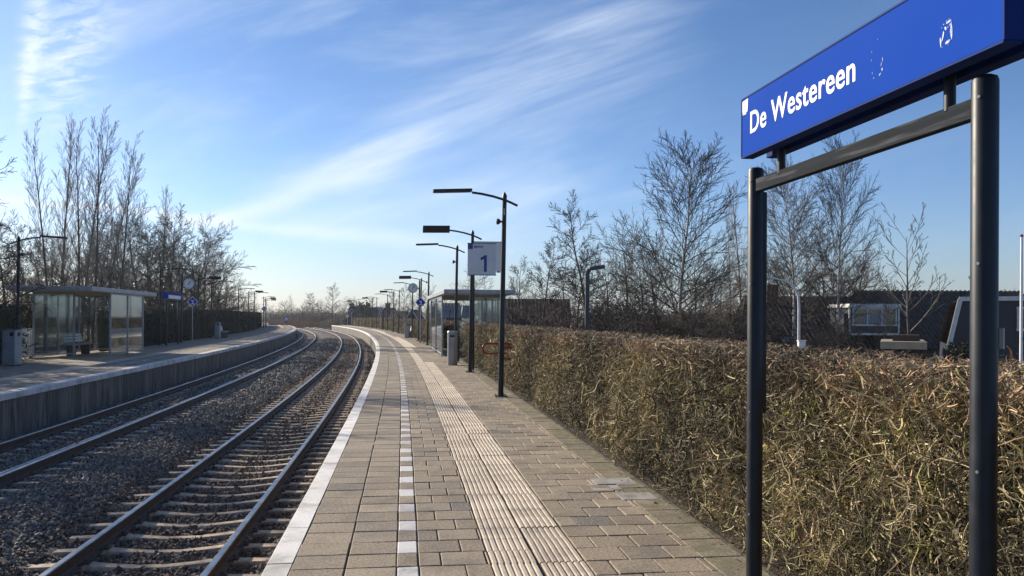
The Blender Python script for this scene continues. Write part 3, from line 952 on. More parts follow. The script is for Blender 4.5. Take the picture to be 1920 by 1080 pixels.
# -- lamp posts
def lamp(mirror, roll):
    """4.3 m platform lamp: pointed post, bowed arm towards the track, flat luminaire"""
    sx = -1 if not mirror else 1
    t = empty('platform_lamp')
    b = MB(); b.tube([(0, 0, .02), (0, 0, 1.0), (0, 0, 4.18), (0, 0, 4.28), (0, 0, 4.36)], [.060, .056, .046, .050, .002], 10)
    b.cyl((0, 0, 0), (0, 0, .10), .075, .062, n=10)
    b.build('post', M['black'], t, smooth=True)
    b = MB(); b.box((0, 0, .010), (.26, .26, .016))
    for a in (-.1, .1):
        for c in (-.1, .1): b.cyl((a, c, .018), (a, c, .055), .017, n=8, m=1)
    b.build('base_plate', [M['mech'], M['steel']], t)
    b = MB()
    pts = [(-sx * .28, 0, 4.07), (-sx * .14, 0, 4.13), (0, 0, 4.185), (sx * .25, 0, 4.25), (sx * .5, 0, 4.295), (sx * .70, 0, 4.315)]
    b.tube(pts, [.026] * 6, 8); b.cyl((sx * .61, 0, 4.295), (sx * .61, 0, 4.325), .04, n=8)
    b.build('arm', M['black'], t, smooth=True)
    b = MB(); L = .82
    rot = Matrix.Rotation(roll, 3, 'X') @ Matrix.Rotation(R(-3.5) * -sx, 3, 'Y')
    b.box((0, 0, 0), (L, .24, .055)); b.xf(Matrix.Translation((sx * (.70 + L / 2), 0, 4.335)) @ rot.to_4x4())
    o = b.build('luminaire', M['black'], t, bevel=.012)
    b = MB(); b.box((0, 0, -.029), (L * .92, .20, .006)); b.xf(Matrix.Translation((sx * (.70 + L / 2), 0, 4.335)) @ rot.to_4x4())
    b.build('diffuser', M['black'], o)
    return t


def speaker(parent, sx):
    b = MB(); b.cyl((0, 0, 3.72), (sx * .10, 0, 3.72), .022, n=8)
    b.tube([(sx * .08, 0, 3.72), (sx * .11, 0, 3.72), (sx * .15, 0, 3.72), (sx * .165, 0, 3.72)], [.03, .062, .066, .05], 14)
    o = b.build('loudspeaker', M['black'], parent, smooth=True)
    return o


proto = {}
for mir in (0, 1):
    for rl in (0, 1):
        proto[mir, rl] = lamp(mir, R(-52) if rl else R(0))
used = set()


def put_lamp(s, d, mir, rl, label, spk, group, lean=0.0):
    p = proto[mir, rl]
    o = p if (mir, rl) not in used else copy_tree(p)
    if (mir, rl) in used and any(c.name.startswith('loudspeaker') for c in o.children):
        for c in [c for c in o.children if c.name.startswith('loudspeaker')]: bpy.data.objects.remove(c)
    used.add((mir, rl))
    o.location = at(s, d, 0); o.rotation_euler = (0, lean, float(heading(s)))
    tag(o, label, 'lamp post', group)
    if spk: speaker(o, 1 if mir else -1)
    return o


RG = 'lamp posts along the right platform'; LG = 'lamp posts along the left platform'
od = ['first', 'second', 'third', 'fourth', 'fifth', 'sixth', 'seventh', 'eighth', 'ninth', 'tenth', 'eleventh', 'twelfth', 'thirteenth', 'fourteenth', 'fifteenth']
RL = [(18.0, 2.06, 0), (26.0, 2.09, 1), (31.5, 2.04, 0), (50.5, 2.06, 0), (58.5, 2.13, 1), (68, 2.15, 0), (85.5, 2.18, 0), (93, 2.15, 1), (102.5, 2.2, 0),
      (119.5, 2.3, 0), (126, 2.35, 1), (136, 2.4, 0), (146, 2.3, 0), (151, 2.4, 1), (157, 2.3, 0)]
rl_lab = {0: 'tallest black lamp post at the edge of the right platform, nearest the name sign', 1: 'black lamp post with tilted flat lamp head behind the track number one sign',
          2: 'black lamp post rising behind the grey cylindrical bin by the right shelter', 3: 'first black lamp post beyond the right shelter, with a flat edge-on lamp head',
          4: 'black lamp post just left of the double pole by the right diamond two sign', 5: 'black lamp post half hidden behind the right platform clock'}
for k, (s, d, r) in enumerate(RL):
    lab = rl_lab.get(k, f'black lamp post along the far hedge, {od[k]} from the camera on the right platform')
    put_lamp(s, d, 0, r, lab, r == 0 and k < 8, RG, lean=R(.9) if k < 8 else R(.4))
LL = [(26.6, -13.05, 0), (30.8, -12.75, 0), (50.8, -13.0, 0), (62.5, -13.05, 1), (68.5, -13.1, 0), (86.5, -13.2, 0), (97, -13.2, 1), (101, -12.9, 0), (123, -12.85, 0), (133, -12.8, 1), (139, -12.8, 0), (148, -12.6, 1)]
ll_lab = {0: 'black lamp post outside the left edge, only its lamp head in view', 1: 'black lamp post in front of the left shelter, beside the grey metal bin', 2: 'black lamp post between the left shelter and the small blue name sign',
          3: 'black lamp post with tilted lamp head just behind the left platform clock', 4: 'black lamp post between the left clock and the left platform bench',
          5: 'black lamp post just beyond the bench on the left platform'}
for k, (s, d, r) in enumerate(LL):
    lab = ll_lab.get(k, f'black lamp post along the dark hedge, {od[k]} from the camera on the left platform')
    put_lamp(s, d, 1, r, lab, r == 0 and k < 9, LG, lean=R(.3))
# the nearest post's little glass junction tube
b = MB(); b.cyl((-.005, -.055, 3.86), (-.005, -.055, 4.0), .012, n=8)
b.build('cable_gland', M['steel'], proto[0, 0], smooth=True)


# -- clocks
def clock(s, d, sx, label):
    t = empty('station_clock', at(s, d, 0), float(heading(s)) + (R(4) if sx < 0 else R(-8)))
    t.rotation_euler[1] = R(.6)
    tag(t, label, 'clock', 'platform clocks on tall black poles')
    b = MB(); b.tube([(0, 0, 0), (0, 0, 4.2), (0, 0, 4.3)], [.075, .06, .003], 10); b.box((0, 0, .01), (.28, .28, .02)); b.build('post', M['black'], t, smooth=True)
    cx, z = sx * .47, 3.68
    b = MB(); b.box((sx * .09, 0, z), (.20, .08, .09)); b.build('bracket', M['black'], t)
    b = MB(); b.tube([(cx, -.07, z), (cx, -.09, z), (cx, .09, z), (cx, .07, z)], [.31, .345, .345, .31], 32); h = b.build('case', M['mech'], t, smooth=True)
    b = MB(); b.tube([(cx, -.091, z), (cx, -.095, z)], [.322, .322], 32); f = b.build('dial', M['white'], h)
    b = MB()
    for k in range(12):
        a = 2 * math.pi * k / 12; r0 = .25 if k % 3 else .225
        c = ((r0 + .305) / 2); M3 = Matrix.Rotation(a, 3, 'Y')
        b.box(Vector((cx, -.098, z)) + M3 @ Vector((0, 0, c)), (.028 if k % 3 == 0 else .018, .004, .305 - r0), M3)
    b.build('hour_marks', M['black'], f)
    b = MB()
    for a, L, w in ((R(34), .17, .038), (R(42), .26, .028)):
        M3 = Matrix.Rotation(a, 3, 'Y'); b.box(Vector((cx, -.101 - L * .01, z)) + M3 @ Vector((0, 0, L / 2 - .035)), (w, .004, L + .07), M3)
    b.build('hands', M['black'], f)


clock(60.3, 2.15, -1, 'round white clock on a black pole on the right platform, showing just past one')
clock(56.2, -12.95, 1, 'round white clock on a black pole above the dark left hedge')


# -- diamond car-stop boards
def diamond(s, d, num, label, hd=.36, zc=2.6, mat='steel'):
    t = empty('stop_board', at(s, d, 0), float(heading(s)) + R(2))
    tag(t, label, 'sign', 'blue diamond stop boards')
    b = MB(); b.lathe([(.034, 0), (.034, 1.1), (.028, 1.12), (.028, zc - .3)], n=10); b.box((0, 0, .008), (.16, .16, .014)); b.build('pole', M[mat], t, smooth=True)
    def dia(h, y0, y1, m, nm, par):
        b = MB(); b.prism([(0, -h), (h, 0), (0, h), (-h, 0)], -y1, -y0); b.xf(Matrix.Translation((0, 0, zc)) @ Matrix.Rotation(R(90), 4, 'X')); return b.build(nm, m, par)
    p = dia(hd, -.012, .0, M['white'], 'board', t)
    q = dia(hd * .86, -.0155, -.0125, M['blue'], 'blue_face', p)
    if num:
        o = text_mesh(num, hd * 1.05, M['white'], q, offset=.012 * hd / .36, thick=.001)
        c = sum((v.co for v in o.data.vertices), Vector()) / len(o.data.vertices)
        o.data.transform(Matrix(((1, 0, 0, -c.x), (0, 0, -1, -.018), (0, 1, 0, zc - c.y), (0, 0, 0, 1))))
    return t


diamond(55.2, 1.93, '2', 'blue diamond board reading 2 on the right platform')
diamond(108, 1.85, '4', 'blue diamond board reading 4 far along the right platform')
diamond(156, 2.2, '', 'smallest blue diamond board near the far end of the right platform', hd=.40)
diamond(59.4, -12.85, '2', 'blue diamond board reading 2 in front of the dark left hedge')
diamond(115.8, -12.55, '4', 'blue diamond board reading 4 far along the left platform')


# -- little far things
t = tag(empty('disc_sign', at(160, 1.9, 0), float(heading(160))), 'white round disc sign on a thin pole at the far end of the right platform', 'sign')
b = MB(); b.cyl((0, 0, 0), (0, 0, 1.5), .05, n=8); b.build('pole', M['steel'], t)
b = MB(); b.tube([(0, -.03, 1.65), (0, .01, 1.65)], [.24, .24], 20); b.build('disc', M['signgrey'], t)
t = tag(empty('end_sign', at(157, -9.15, 0), float(heading(157)) + R(10)), 'square blue bordered sign on a dark post at the end of the left platform', 'sign')
b = MB(); b.cyl((0, 0, 0), (0, 0, .8), .09, .11, n=8); b.box((0, 0, .55), (.34, .1, .25), taper=(1.5, 1)); b.build('pole', M['mech'], t)
b = MB(); b.box((0, 0, 1.08), (.60, .04, .66)); p = b.build('board', M['blue'], t)
b = MB(); b.box((0, -.024, 1.08), (.42, .006, .48)); b.build('white_face', M['white'], p)
b = MB(); b.box((0, -.029, 1.02), (.14, .004, .34)); b.build('symbol', M['blue'], p)
t = tag(empty('track_sign', at(109, 2.2, 0), float(heading(109))), 'small dark and white box sign on a post beside the right diamond 4 board', 'sign')
b = MB(); b.cyl((0, 0, 0), (0, 0, 2.5), .10, n=8); b.build('post', M['black'], t)
b = MB(); b.box((.05, 0, 2.66), (.42, .3, .32)); b.build('cabinet', M['blued'], t)
b = MB(); b.box((.05, -.155, 2.76), (.3, .01, .1)); b.build('white_panel', M['white'], t)


# -- track number sign "spoor 1"
def spoor():
    s0 = 25.8; t = empty('track_number_sign', at(s0, 1.98, 0), float(heading(s0)) - R(3))
    tag(t, 'white square sign with a small blue square, the word spoor and a big blue 1', 'sign')
    b = MB(); b.box((.435, -.03, 3.44), (.86, .07, .95)); p = b.build('front_panel', M['signgrey'], t, bevel=.006)
    b = MB(); b.box((.435, -.03, 3.92), (.88, .085, .02)); b.box((.435, -.03, 2.96), (.88, .085, .02)); b.build('trim', M['mech'], p)
    b = MB(); b.box((.085, -.068, 3.83), (.155, .006, .17)); b.build('blue_square', M['numblue'], p)
    o = text_mesh('spoor', .125, M['numblue'], p, offset=.003, thick=.001)
    o.data.transform(Matrix(((1, 0, 0, .19), (0, 0, -1, -.068), (0, 1, 0, 3.79), (0, 0, 0, 1))))
    b = MB(); b.prism([(.50, 3.06), (.59, 3.06), (.59, 3.56), (.52, 3.56), (.39, 3.47), (.42, 3.40), (.50, 3.45)], .065, .070)
    b.xf(Matrix(((1, 0, 0, 0), (0, 0, -1, 0), (0, 1, 0, 0), (0, 0, 0, 1)))); b.build('numeral', M['numblue'], p)
    t2 = empty('track_number_sign', at(27.2, 2.30, 0), float(heading(s0)) - R(3))
    tag(t2, 'second pale square track sign, mostly hidden behind the one reading spoor 1', 'sign')
    b = MB(); b.box((.46, 0, 3.62), (.90, .07, .93)); p = b.build('panel', M['signgrey'], t2, bevel=.006)
    b = MB(); b.box((.46, 0, 4.095), (.92, .085, .02)); b.box((.80, 0, 3.14), (.12, .05, .05)); b.box((.9, -.04, 3.62), (.012, .01, .9)); b.build('trim', M['mech'], p)
    b = MB(); b.cyl((0, 0, 0), (0, 0, 4.05), .04, n=10); b.build('post', M['black'], t2)


spoor()


# -- bins
def round_bin(s, d, label):
    t = tag(empty('litter_bin', at(s, d, 0), float(heading(s))), label, 'bin')
    b = MB(); b.lathe([(.172, 0), (.178, .02), (.178, 1.12)], n=28)
    b.build('body', M['alu'], t, smooth=True)
    b = MB(); b.lathe([(.186, 1.12), (.186, 1.165), (.17, 1.19), (.0, 1.20)], n=28); b.build('lid', M['steel'], t, smooth=True)
    b = MB(); b.box((-.02, -.165, 1.02), (.16, .03, .07)); b.build('opening', M['black'], t)


round_bin(29.9, 1.83, 'grey cylindrical litter bin beside the right shelter')


def square_bin(s, d, label, w=.46):
    t = tag(empty('litter_bin', at(s, d, 0), float(heading(s)) - R(6)), label, 'bin', 'square grey metal litter bins')
    b = MB(); b.box((0, 0, .60), (w, .42, 1.16)); o = b.build('body', M['alu'], t, bevel=.045)
    b = MB(); b.box((0, 0, 1.185), (w + .01, .43, .012)); b.build('lid', M['steel'], t, bevel=.003)
    b = MB(); b.box((w * .5 + .002, -.02, 1.05), (.012, .17, .13)); b.box((w * .22, -.212, 1.05), (.13, .012, .13)); b.build('opening', M['black'], t, bevel=.004)
    b = MB(); b.box((0, 0, .012), (w * .85, .36, .02)); b.build('foot', M['mech'], t)


square_bin(30.3, -12.72, 'grey metal litter bin under the lamp post in front of the left shelter')
square_bin(66.3, -12.3, 'grey metal litter bin at the left end of the bench by the dark hedge', .36)
square_bin(67.6, 1.75, 'grey metal litter bin beside the bench beyond the right clock', .36)


def bench(s, d, face, label, L=1.5, group='platform benches'):
    """bench along the platform: beam seat on two blocks with a slatted back"""
    t = tag(empty('bench', at(s, d, 0), float(heading(s))), label, 'bench', group)
    b = MB(); b.box((0, 0, .46), (.44, L, .07)); b.build('seat', M['wood'], t, bevel=.02)
    for yy in (-L * .33, L * .33):
        b = MB(); b.box((0, yy, .21), (.34, .1, .42)); b.build('leg', M['mech'], t)
    b = MB()
    for k in range(3): b.box((-face * (.20 + .03 * k), 0, .60 + k * .12), (.03, L * .8, .09), Matrix.Rotation(-face * R(10), 3, 'Y'))
    b.build('backrest', M['signgrey'], t)
    return t


bench(68.5, -12.15, 1, 'grey bench with a backrest beside a bin in front of the dark left hedge')
bench(69.9, 2.0, -1, 'pale bench beside the grey bin beyond the right clock')


# -- shelters
def shelter(s0, s1, dF, dBk, label, sgn):
    """glass waiting shelter; dF = side towards the track, dBk = back; sgn = +1 right platform"""
    sm = (s0 + s1) / 2; th = float(heading(sm))
    t = tag(empty('platform_shelter', at(sm, dF, 0), th), label, 'shelter', 'glass waiting shelters')
    L = s1 - s0; Wd = abs(dBk - dF)
    # roof overhangs towards the camera
    b = MB(); x0, x1 = -.12, Wd + .1
    b.box((sgn * (x0 + x1) / 2, -.3, 2.70), (x1 - x0, L + 4.6, .17)); b.build('roof', M['alu'], t, bevel=.01)
    b = MB(); b.box((sgn * (x0 + x1) / 2, -.3, 2.603), (x1 - x0 - .1, L + 4.5, .02)); b.build('ceiling', M['wood'], t)
    def post(x, y):
        b = MB(); b.box((sgn * x, y, 1.30), (.07, .07, 2.59)); b.box((sgn * x, y, .01), (.14, .14, .016)); b.build('post', M['alu'], t)
    def pane(xa, ya, xb, yb, zlo=.12, zhi=2.55, strip=True):
        mx, my = sgn * (xa + xb) / 2, (ya + yb) / 2; dx, dy = sgn * (xb - xa), yb - ya; ln = math.hypot(dx, dy); a = math.atan2(dy, dx)
        M3 = Matrix.Rotation(a, 3, 'Z')
        b = MB(); b.box((mx, my, (zlo + zhi) / 2), (ln - .08, .012, zhi - zlo - .04), M3); g_ = b.build('pane', M['glass'], t)
        for z in (zlo - .01, zhi + .01):
            b = MB(); b.box((mx, my, z), (ln - .072, .05, .05), M3); b.build('rail', M['alu'], g_)
        if strip:
            b = MB(); b.box((mx, my - .012, .98), (ln - .10, .004, .30), M3); b.box((mx, my - .012, .30), (ln - .10, .004, .05), M3); b.build('frosted_band', M['frost'], g_)
    ya, yb = -L / 2, L / 2
    for y in (ya, (ya + yb) / 2, yb): post(0, y)
    pane(0, ya, 0, (ya + yb) / 2); pane(0, (ya + yb) / 2, 0, yb)
    nb = 4
    ys = [ya - .2 + (L + .4) * k / nb for k in range(nb + 1)]
    for y in ys: post(Wd, y)
    for k in range(nb): pane(Wd, ys[k], Wd, ys[k + 1], strip=False)
    post(Wd * .5, ya + .1); pane(Wd * .5, ya + .1, Wd, ys[0], strip=False); post(Wd * .5, yb); pane(Wd * .5, yb, Wd, ys[-1], strip=False)
    return t


shelter(36.6, 44.6, 1.88, 4.55, 'glass waiting shelter with a flat grey roof behind the hedge on the right platform', 1)
shelter(37.0, 41.8, -11.66, -14.5, 'glass waiting shelter with a flat grey roof on the left platform', -1)
bench(38.6, -13.4, 1, 'bench with a slatted backrest inside the left glass shelter', 2.6)
bench(41.0, 3.7, -1, 'bench standing inside the right glass shelter', 2.4)


def picket(s0, s1, d, label, h=1.15, z0=0.0):
    t = tag(empty('picket_fence', at((s0 + s1) / 2, d, z0), float(heading(s0))), label, 'fence')
    L = s1 - s0; n = int(L / .16)
    b = MB()
    for k in range(n): b.box((0, -L / 2 + k * .16, h / 2), (.025, .07, h))
    b.build('pickets', M['signgrey'], t)
    for z in (.3, h - .25):
        b = MB(); b.box((.025, 0, z), (.03, L, .06)); b.build('rail', M['signgrey'], t)


picket(35.8, 42.5, -14.75, 'white picket fence seen through the glass of the left shelter')
picket(35.2, 45, 4.85, 'pale picket fence behind the right shelter')
b = MB(); b.lathe([(.05, 0), (.05, 1.0), (.035, 1.05), (0, 1.06)], at(32.6, 2.25), 12)
tag(b.build('bollard', M['black'], smooth=True), 'short black post between the grey cylindrical bin and the right hedge', 'post')

# red tubular loops in front of the hedge
t = tag(empty('tubular_rail', at(20.3, 2.32, 0), float(heading(20.3))), 'red tubular loops standing in front of the hedge behind the nearest lamp post', 'rail')


def loop(cx, cy, w, h, z, ry):
    pts = []; r = h / 2
    for k in range(25):
        a = 2 * math.pi * k / 24
        x = (w / 2 - r) * (1 if math.cos(a) > 0 else -1) + r * math.cos(a)
        pts.append((cx + x * math.cos(ry), cy + x * math.sin(ry), z + r * math.sin(a)))
    b = MB(); b.tube(pts, .022, 8, caps=False); return b.build('loop', M['red'], t, smooth=True)


loop(-.08, 0, .70, .24, .94, R(8)); loop(.16, -.35, .42, .27, .84, R(30))
b = MB(); b.cyl((.3, -.3, 0), (.3, -.3, .84), .022, n=8); b.build('leg', M['red'], t)

# ------------------------------------------------------------------ trees
class TreeGen:
    def __init__(s, seed): s.r = random.Random(seed); s.seg = []      # list of (points, radii, level)
    def grow(s, p, d, L, r, lev, P):
        R_ = s.r; ns = max(3, int(5 - lev * .6)) if lev else 10
        pts = [p.copy()]; rad = [r]; dirs = [d.copy()]
        end = P['taper'][min(lev, len(P['taper']) - 1)]
        for k in range(ns):
            w = P['wob'] * (.45 if lev == 0 else 1)
            d = (d + Vector((R_.gauss(0, w), R_.gauss(0, w), R_.gauss(0, w))) + Vector((0, 0, P['trop'][min(lev, len(P['trop']) - 1)]))).normalized()
            p = p + d * (L / ns); pts.append(p.copy()); rad.append(max(r * (1 - (1 - end) * (k + 1) / ns), P['rmin'])); dirs.append(d.copy())
        s.seg.append((pts, rad, lev))
        if lev >= P['levels']: return
        n = P['n'][lev]; n = max(1, int(n * R_.uniform(.8, 1.2)))
        t0 = P['start'][min(lev, len(P['start']) - 1)]; az = R_.uniform(0, 6.28)
        for k in range(n):
            t = t0 + (1 - t0) * (k + R_.random() * .7) / n
            t = min(t, .98); i = int(t * ns); f = t * ns - i
            q = pts[i].lerp(pts[i + 1], f); rr = rad[i] * (1 - f) + rad[i + 1] * f; dd = dirs[min(i + 1, ns)]
            az += 2.4 + R_.uniform(-.5, .5); an = R(P['ang'][lev] * R_.uniform(.75, 1.2))
            if lev == 0: an *= (1.15 - .45 * t)
            a = Vector((math.cos(az), math.sin(az), 0)); side = (a - dd * a.dot(dd)).normalized()
            nd = (dd * math.cos(an) + side * math.sin(an)).normalized()
            shape = P['shape'](t) if lev == 0 else (1.0 - .45 * t)
            s.grow(q, nd, P['len'][lev] * (P['H'] if lev == 0 else L) * shape * R_.uniform(.7, 1.15), max(rr * P['rk'][lev], P['rmin']), lev + 1, P)


def tube_arrays(segs, nside):
    Vs, Fs, off = [], [], 0
    ang = np.arange(nside) * 2 * np.pi / nside
    for pts, rad, lev in segs:
        p = np.array([tuple(q) for q in pts]); n = len(p)
        t = np.gradient(p, axis=0); t /= np.linalg.norm(t, axis=1)[:, None] + 1e-9
        ref = np.array([1., 0, 0]) if abs(t[0, 0]) < .8 else np.array([0, 1., 0])
        e = np.cross(t, ref); e /= np.linalg.norm(e, axis=1)[:, None] + 1e-9; g = np.cross(t, e)
        V = p[:, None] + (e[:, None] * np.cos(ang)[None, :, None] + g[:, None] * np.sin(ang)[None, :, None]) * np.array(rad)[:, None, None]
        i = np.arange(n - 1)[:, None]; k = np.arange(nside)[None]; k2 = (k + 1) % nside
        F = np.stack([i * nside + k, i * nside + k2, (i + 1) * nside + k2, (i + 1) * nside + k], -1).reshape(-1, 4) + off
        Vs.append(V.reshape(-1, 3)); Fs.append(F); off += n * nside
    return np.concatenate(Vs), np.concatenate(Fs)


def make_tree(name, seed, P, bark, twigm, specks=0, speckm=None, stems=1, spread=0.0):
    g = TreeGen(seed)
    for k in range(stems):
        a = g.r.uniform(0, 6.28); lean = spread * (g.r.random() if stems > 1 else 0)
        Q = dict(P); Q['H'] = P['H'] * (1 if k == 0 else g.r.uniform(.65, .95))
        g.grow(Vector((math.cos(a) * .2 * (k > 0), math.sin(a) * .2 * (k > 0), -.2)), Vector((math.cos(a) * lean, math.sin(a) * lean, 1)).normalized(), Q['H'], P['r0'] * (1 if k == 0 else .8), 0, Q)
    t = empty(name)
    lo = [s for s in g.seg if s[2] == 0]; hi = [s for s in g.seg if s[2] > 0]
    V, F = tube_arrays(lo, 8); npmesh('trunk', V, F, bark, t, smooth=True)
    mid = [s for s in hi if s[2] == 1]; fine = [s for s in hi if s[2] > 1]
    Va, Fa = tube_arrays(mid, 5); Vb, Fb = tube_arrays(fine, 3)
    V = np.concatenate([Va, Vb]); F = np.concatenate([Fa, Fb + len(Va)])
    if specks:
        tips = np.array([tuple(s[0][-1]) for s in fine]); r = np.random.default_rng(seed)
        c = tips[r.integers(0, len(tips), specks)] + r.normal(0, .10, (specks, 3))
        q = r.normal(size=(specks, 4, 3)) * .017; W = (c[:, None] + q).reshape(-1, 3)
        G = np.array([[0, 1, 2], [0, 2, 3], [0, 3, 1], [1, 3, 2]])
        Gf = (G[None] + (np.arange(specks) * 4)[:, None, None]).reshape(-1, 3)
        npmesh('catkins', W, Gf, speckm or twigm, t)
    npmesh('crown', V, F, twigm, t)
    t['H'] = P['H']
    return t


M['bark'] = pmat('dark_bark', (.055, .047, .038), (.10, .085, .065), 6, .9, .4, stretch=(1, 1, .3))
M['birch'] = pmat('white_birch_bark', (.62, .58, .52), (.50, .46, .42), 4, .75, .2, c3=(.05, .045, .04), s3=7, stretch=(1, 1, 2.2))
M['twigb'] = pmat('bare_twigs_brown', (.050, .037, .028), (.085, .062, .042), 3, .85)
M['twigg'] = pmat('bare_twigs_greybrown', (.19, .155, .115), (.27, .22, .16), 3, .85)
M['twigr'] = pmat('bare_twigs_reddish', (.12, .062, .045), (.16, .085, .055), 3, .85)
M['twigl'] = pmat('bare_twigs_pale', (.22, .17, .11), (.30, .24, .15), 3, .85)
base = dict(levels=3, wob=.10, rmin=.0085, taper=[.12, .3, .5, .7])
sh_pop = lambda t: .55 + .5 * math.sin(t * 3.1)
K = {
 'poplar': dict(base, H=15, r0=.13, n=[30, 8, 6], start=[.16, .2, .2], ang=[26, 22, 24], len=[.26, .48, .5], rk=[.36, .5, .7], trop=[.02, .05, .04], shape=lambda t: 1.15 - .72 * t, wob=.055),
 'birch': dict(base, H=11, r0=.14, n=[50, 12, 8], start=[.16, .15, .12], ang=[62, 32, 30], len=[.36, .46, .5], rk=[.38, .5, .7], trop=[.01, .07, .0], shape=lambda t: .62 + .62 * math.sin(math.pi * min(1, .12 + t * .8)) - .32 * t, wob=.085),
 'alder': dict(base, H=8, r0=.11, n=[34, 10, 7], start=[.2, .2, .15], ang=[74, 38, 38], len=[.32, .46, .5], rk=[.40, .5, .7], trop=[.0, .055, .04], shape=lambda t: 1.08 - .62 * t, wob=.12),
 'oak': dict(base, H=7.5, r0=.15, n=[22, 11, 9], start=[.16, .15, .12], ang=[58, 38, 36], len=[.55, .5, .5], rk=[.48, .5, .65], trop=[.0, .05, .02], shape=lambda t: 1.1 - .5 * t, wob=.14),
 'shrub': dict(base, H=3.4, r0=.045, n=[14, 9, 7], start=[.05, .15, .15], ang=[48, 38, 38], len=[.55, .5, .5], rk=[.55, .6, .8], trop=[.02, .05, .03], shape=lambda t: 1.1 - .5 * t, wob=.16, rmin=.007),
 'young': dict(base, H=6, r0=.075, n=[14, 6, 4], start=[.32, .3, .3], ang=[50, 34, 32], len=[.52, .36, .4], rk=[.5, .5, .7], trop=[.02, .12, .08], shape=lambda t: 1.05 - .5 * t, wob=.07, rmin=.0085),
}
kinds = {}


def variant(kind, k):
    """the prototype trees; three of each kind at most"""
    key = (kind, k)
    if key not in kinds:
        sd = hash(kind) if False else sum(map(ord, kind)) * 7 + k
        bark, tw = {'poplar': (M['bark'], M['twigg']), 'birch': (M['birch'], M['twigb']), 'alder': (M['bark'], M['twigb']), 'oak': (M['bark'], M['twigb']),
                    'shrub': (M['twigb'], (M['twigb'], M['twigr'], M['twigl'])[k % 3]), 'young': (M['bark'], M['twigg'])}[kind]
        nm = {'poplar': 'poplar_tree', 'birch': 'birch_tree', 'alder': 'alder_tree', 'oak': 'bare_tree', 'shrub': 'bare_shrub', 'young': 'young_tree'}[kind]
        st, sp_ = (1, 0) if kind != 'shrub' else (5, .55)
        kinds[key] = [make_tree(nm, sd, K[kind], bark, tw, specks={'alder': 1800, 'oak': 0}.get(kind, 0), speckm=M['bark'], stems=st, spread=sp_), False]
    return kinds[key]


TREES = []
def tree(kind, k, pxx, top, dist, label, group, zg=-1.0, lean=0.0, wide=1.0, cat='tree'):
    e = variant(kind, k)
    o = e[0] if not e[1] else copy_tree(e[0]); e[1] = True
    y0 = 594.06 + (pxx - 960) * .00475
    H = EYE + (y0 - top) / 1600 * dist - zg
    k_ = H / (K[kind]['H'] * (1.0 if kind not in ('oak', 'shrub') else 1.12))
    o.location = px(pxx, dist, zg); o.rotation_euler = (0, lean, random.uniform(0, 6.28) if lean == 0 else 0)
    o.scale = (k_ * wide, k_ * wide, k_)
    tag(o, label, cat, group)
    return o


G1 = 'tall bare poplars behind the left shelter'
for k, (x, top, dd_, ln, lab) in enumerate((
        (96, 262, 60, -.05, 'leftmost tall poplar behind the left shelter, leaning slightly left'),
        (118, 240, 63, .0, 'tall straight poplar second from the left behind the left shelter'),
        (146, 262, 61, .03, 'tall poplar third from the left above the left shelter roof'),
        (150, 244, 66, .05, 'slender poplar in the middle of the tall clump on the left'),
        (172, 240, 60, .07, 'tallest poplar on the right half of the clump behind the left shelter'),
        (186, 300, 64, .11, 'shorter poplar leaning right, last but one of the left clump'),
        (212, 282, 59, .13, 'rightmost poplar of the left clump, leaning well to the right'))):
    tree('poplar', k % 2, x, top, dd_, lab, G1, lean=ln, wide=.9)
G2 = 'bare trees of the wood behind the left platform'
for k, (kd, v, x, top, dd_, lab) in enumerate((
        ('oak', 0, 15, 425, 62, 'bare spreading tree at the left edge behind the left hedge'),
        ('alder', 0, 62, 420, 70, 'bare tree with fine twigs behind the left end of the shelter roof'),
        ('oak', 1, 112, 465, 66, 'dense bare tree behind the middle of the left shelter'),
        ('oak', 2, 165, 470, 75, 'dense bare tree half hidden by the tall poplars'),
        ('alder', 1, 225, 420, 74, 'bare alder just right of the tall poplars'),
        ('oak', 0, 262, 395, 78, 'broad bare tree at the top of the wood, right of the poplars'),
        ('poplar', 1, 306, 365, 82, 'thin upright tree sticking out above the round wood'),
        ('alder', 0, 318, 410, 80, 'bare tree above the left clock with dark catkins'),
        ('oak', 1, 352, 428, 84, 'round bare tree above the left diamond two board'),
        ('alder', 1, 380, 440, 90, 'rightmost tall alder of the left wood with dark specks'),
        ('oak', 2, 398, 500, 92, 'lower bare tree at the right edge of the left wood'),
        ('alder', 0, 425, 538, 110, 'small bare tree beyond the bench on the left platform'),
        ('oak', 0, 452, 545, 118, 'small round bare tree behind the left lamp row'),
        ('oak', 2, 205, 500, 64, 'low dense bare tree behind the right end of the left shelter'),
        ('oak', 1, 290, 480, 68, 'low bushy tree behind the hedge, right of the left shelter'),
        ('oak', 0, 335, 500, 72, 'low bushy tree behind the hedge near the left clock'))):
    tree(kd, v, x, top, dd_, lab, G2)
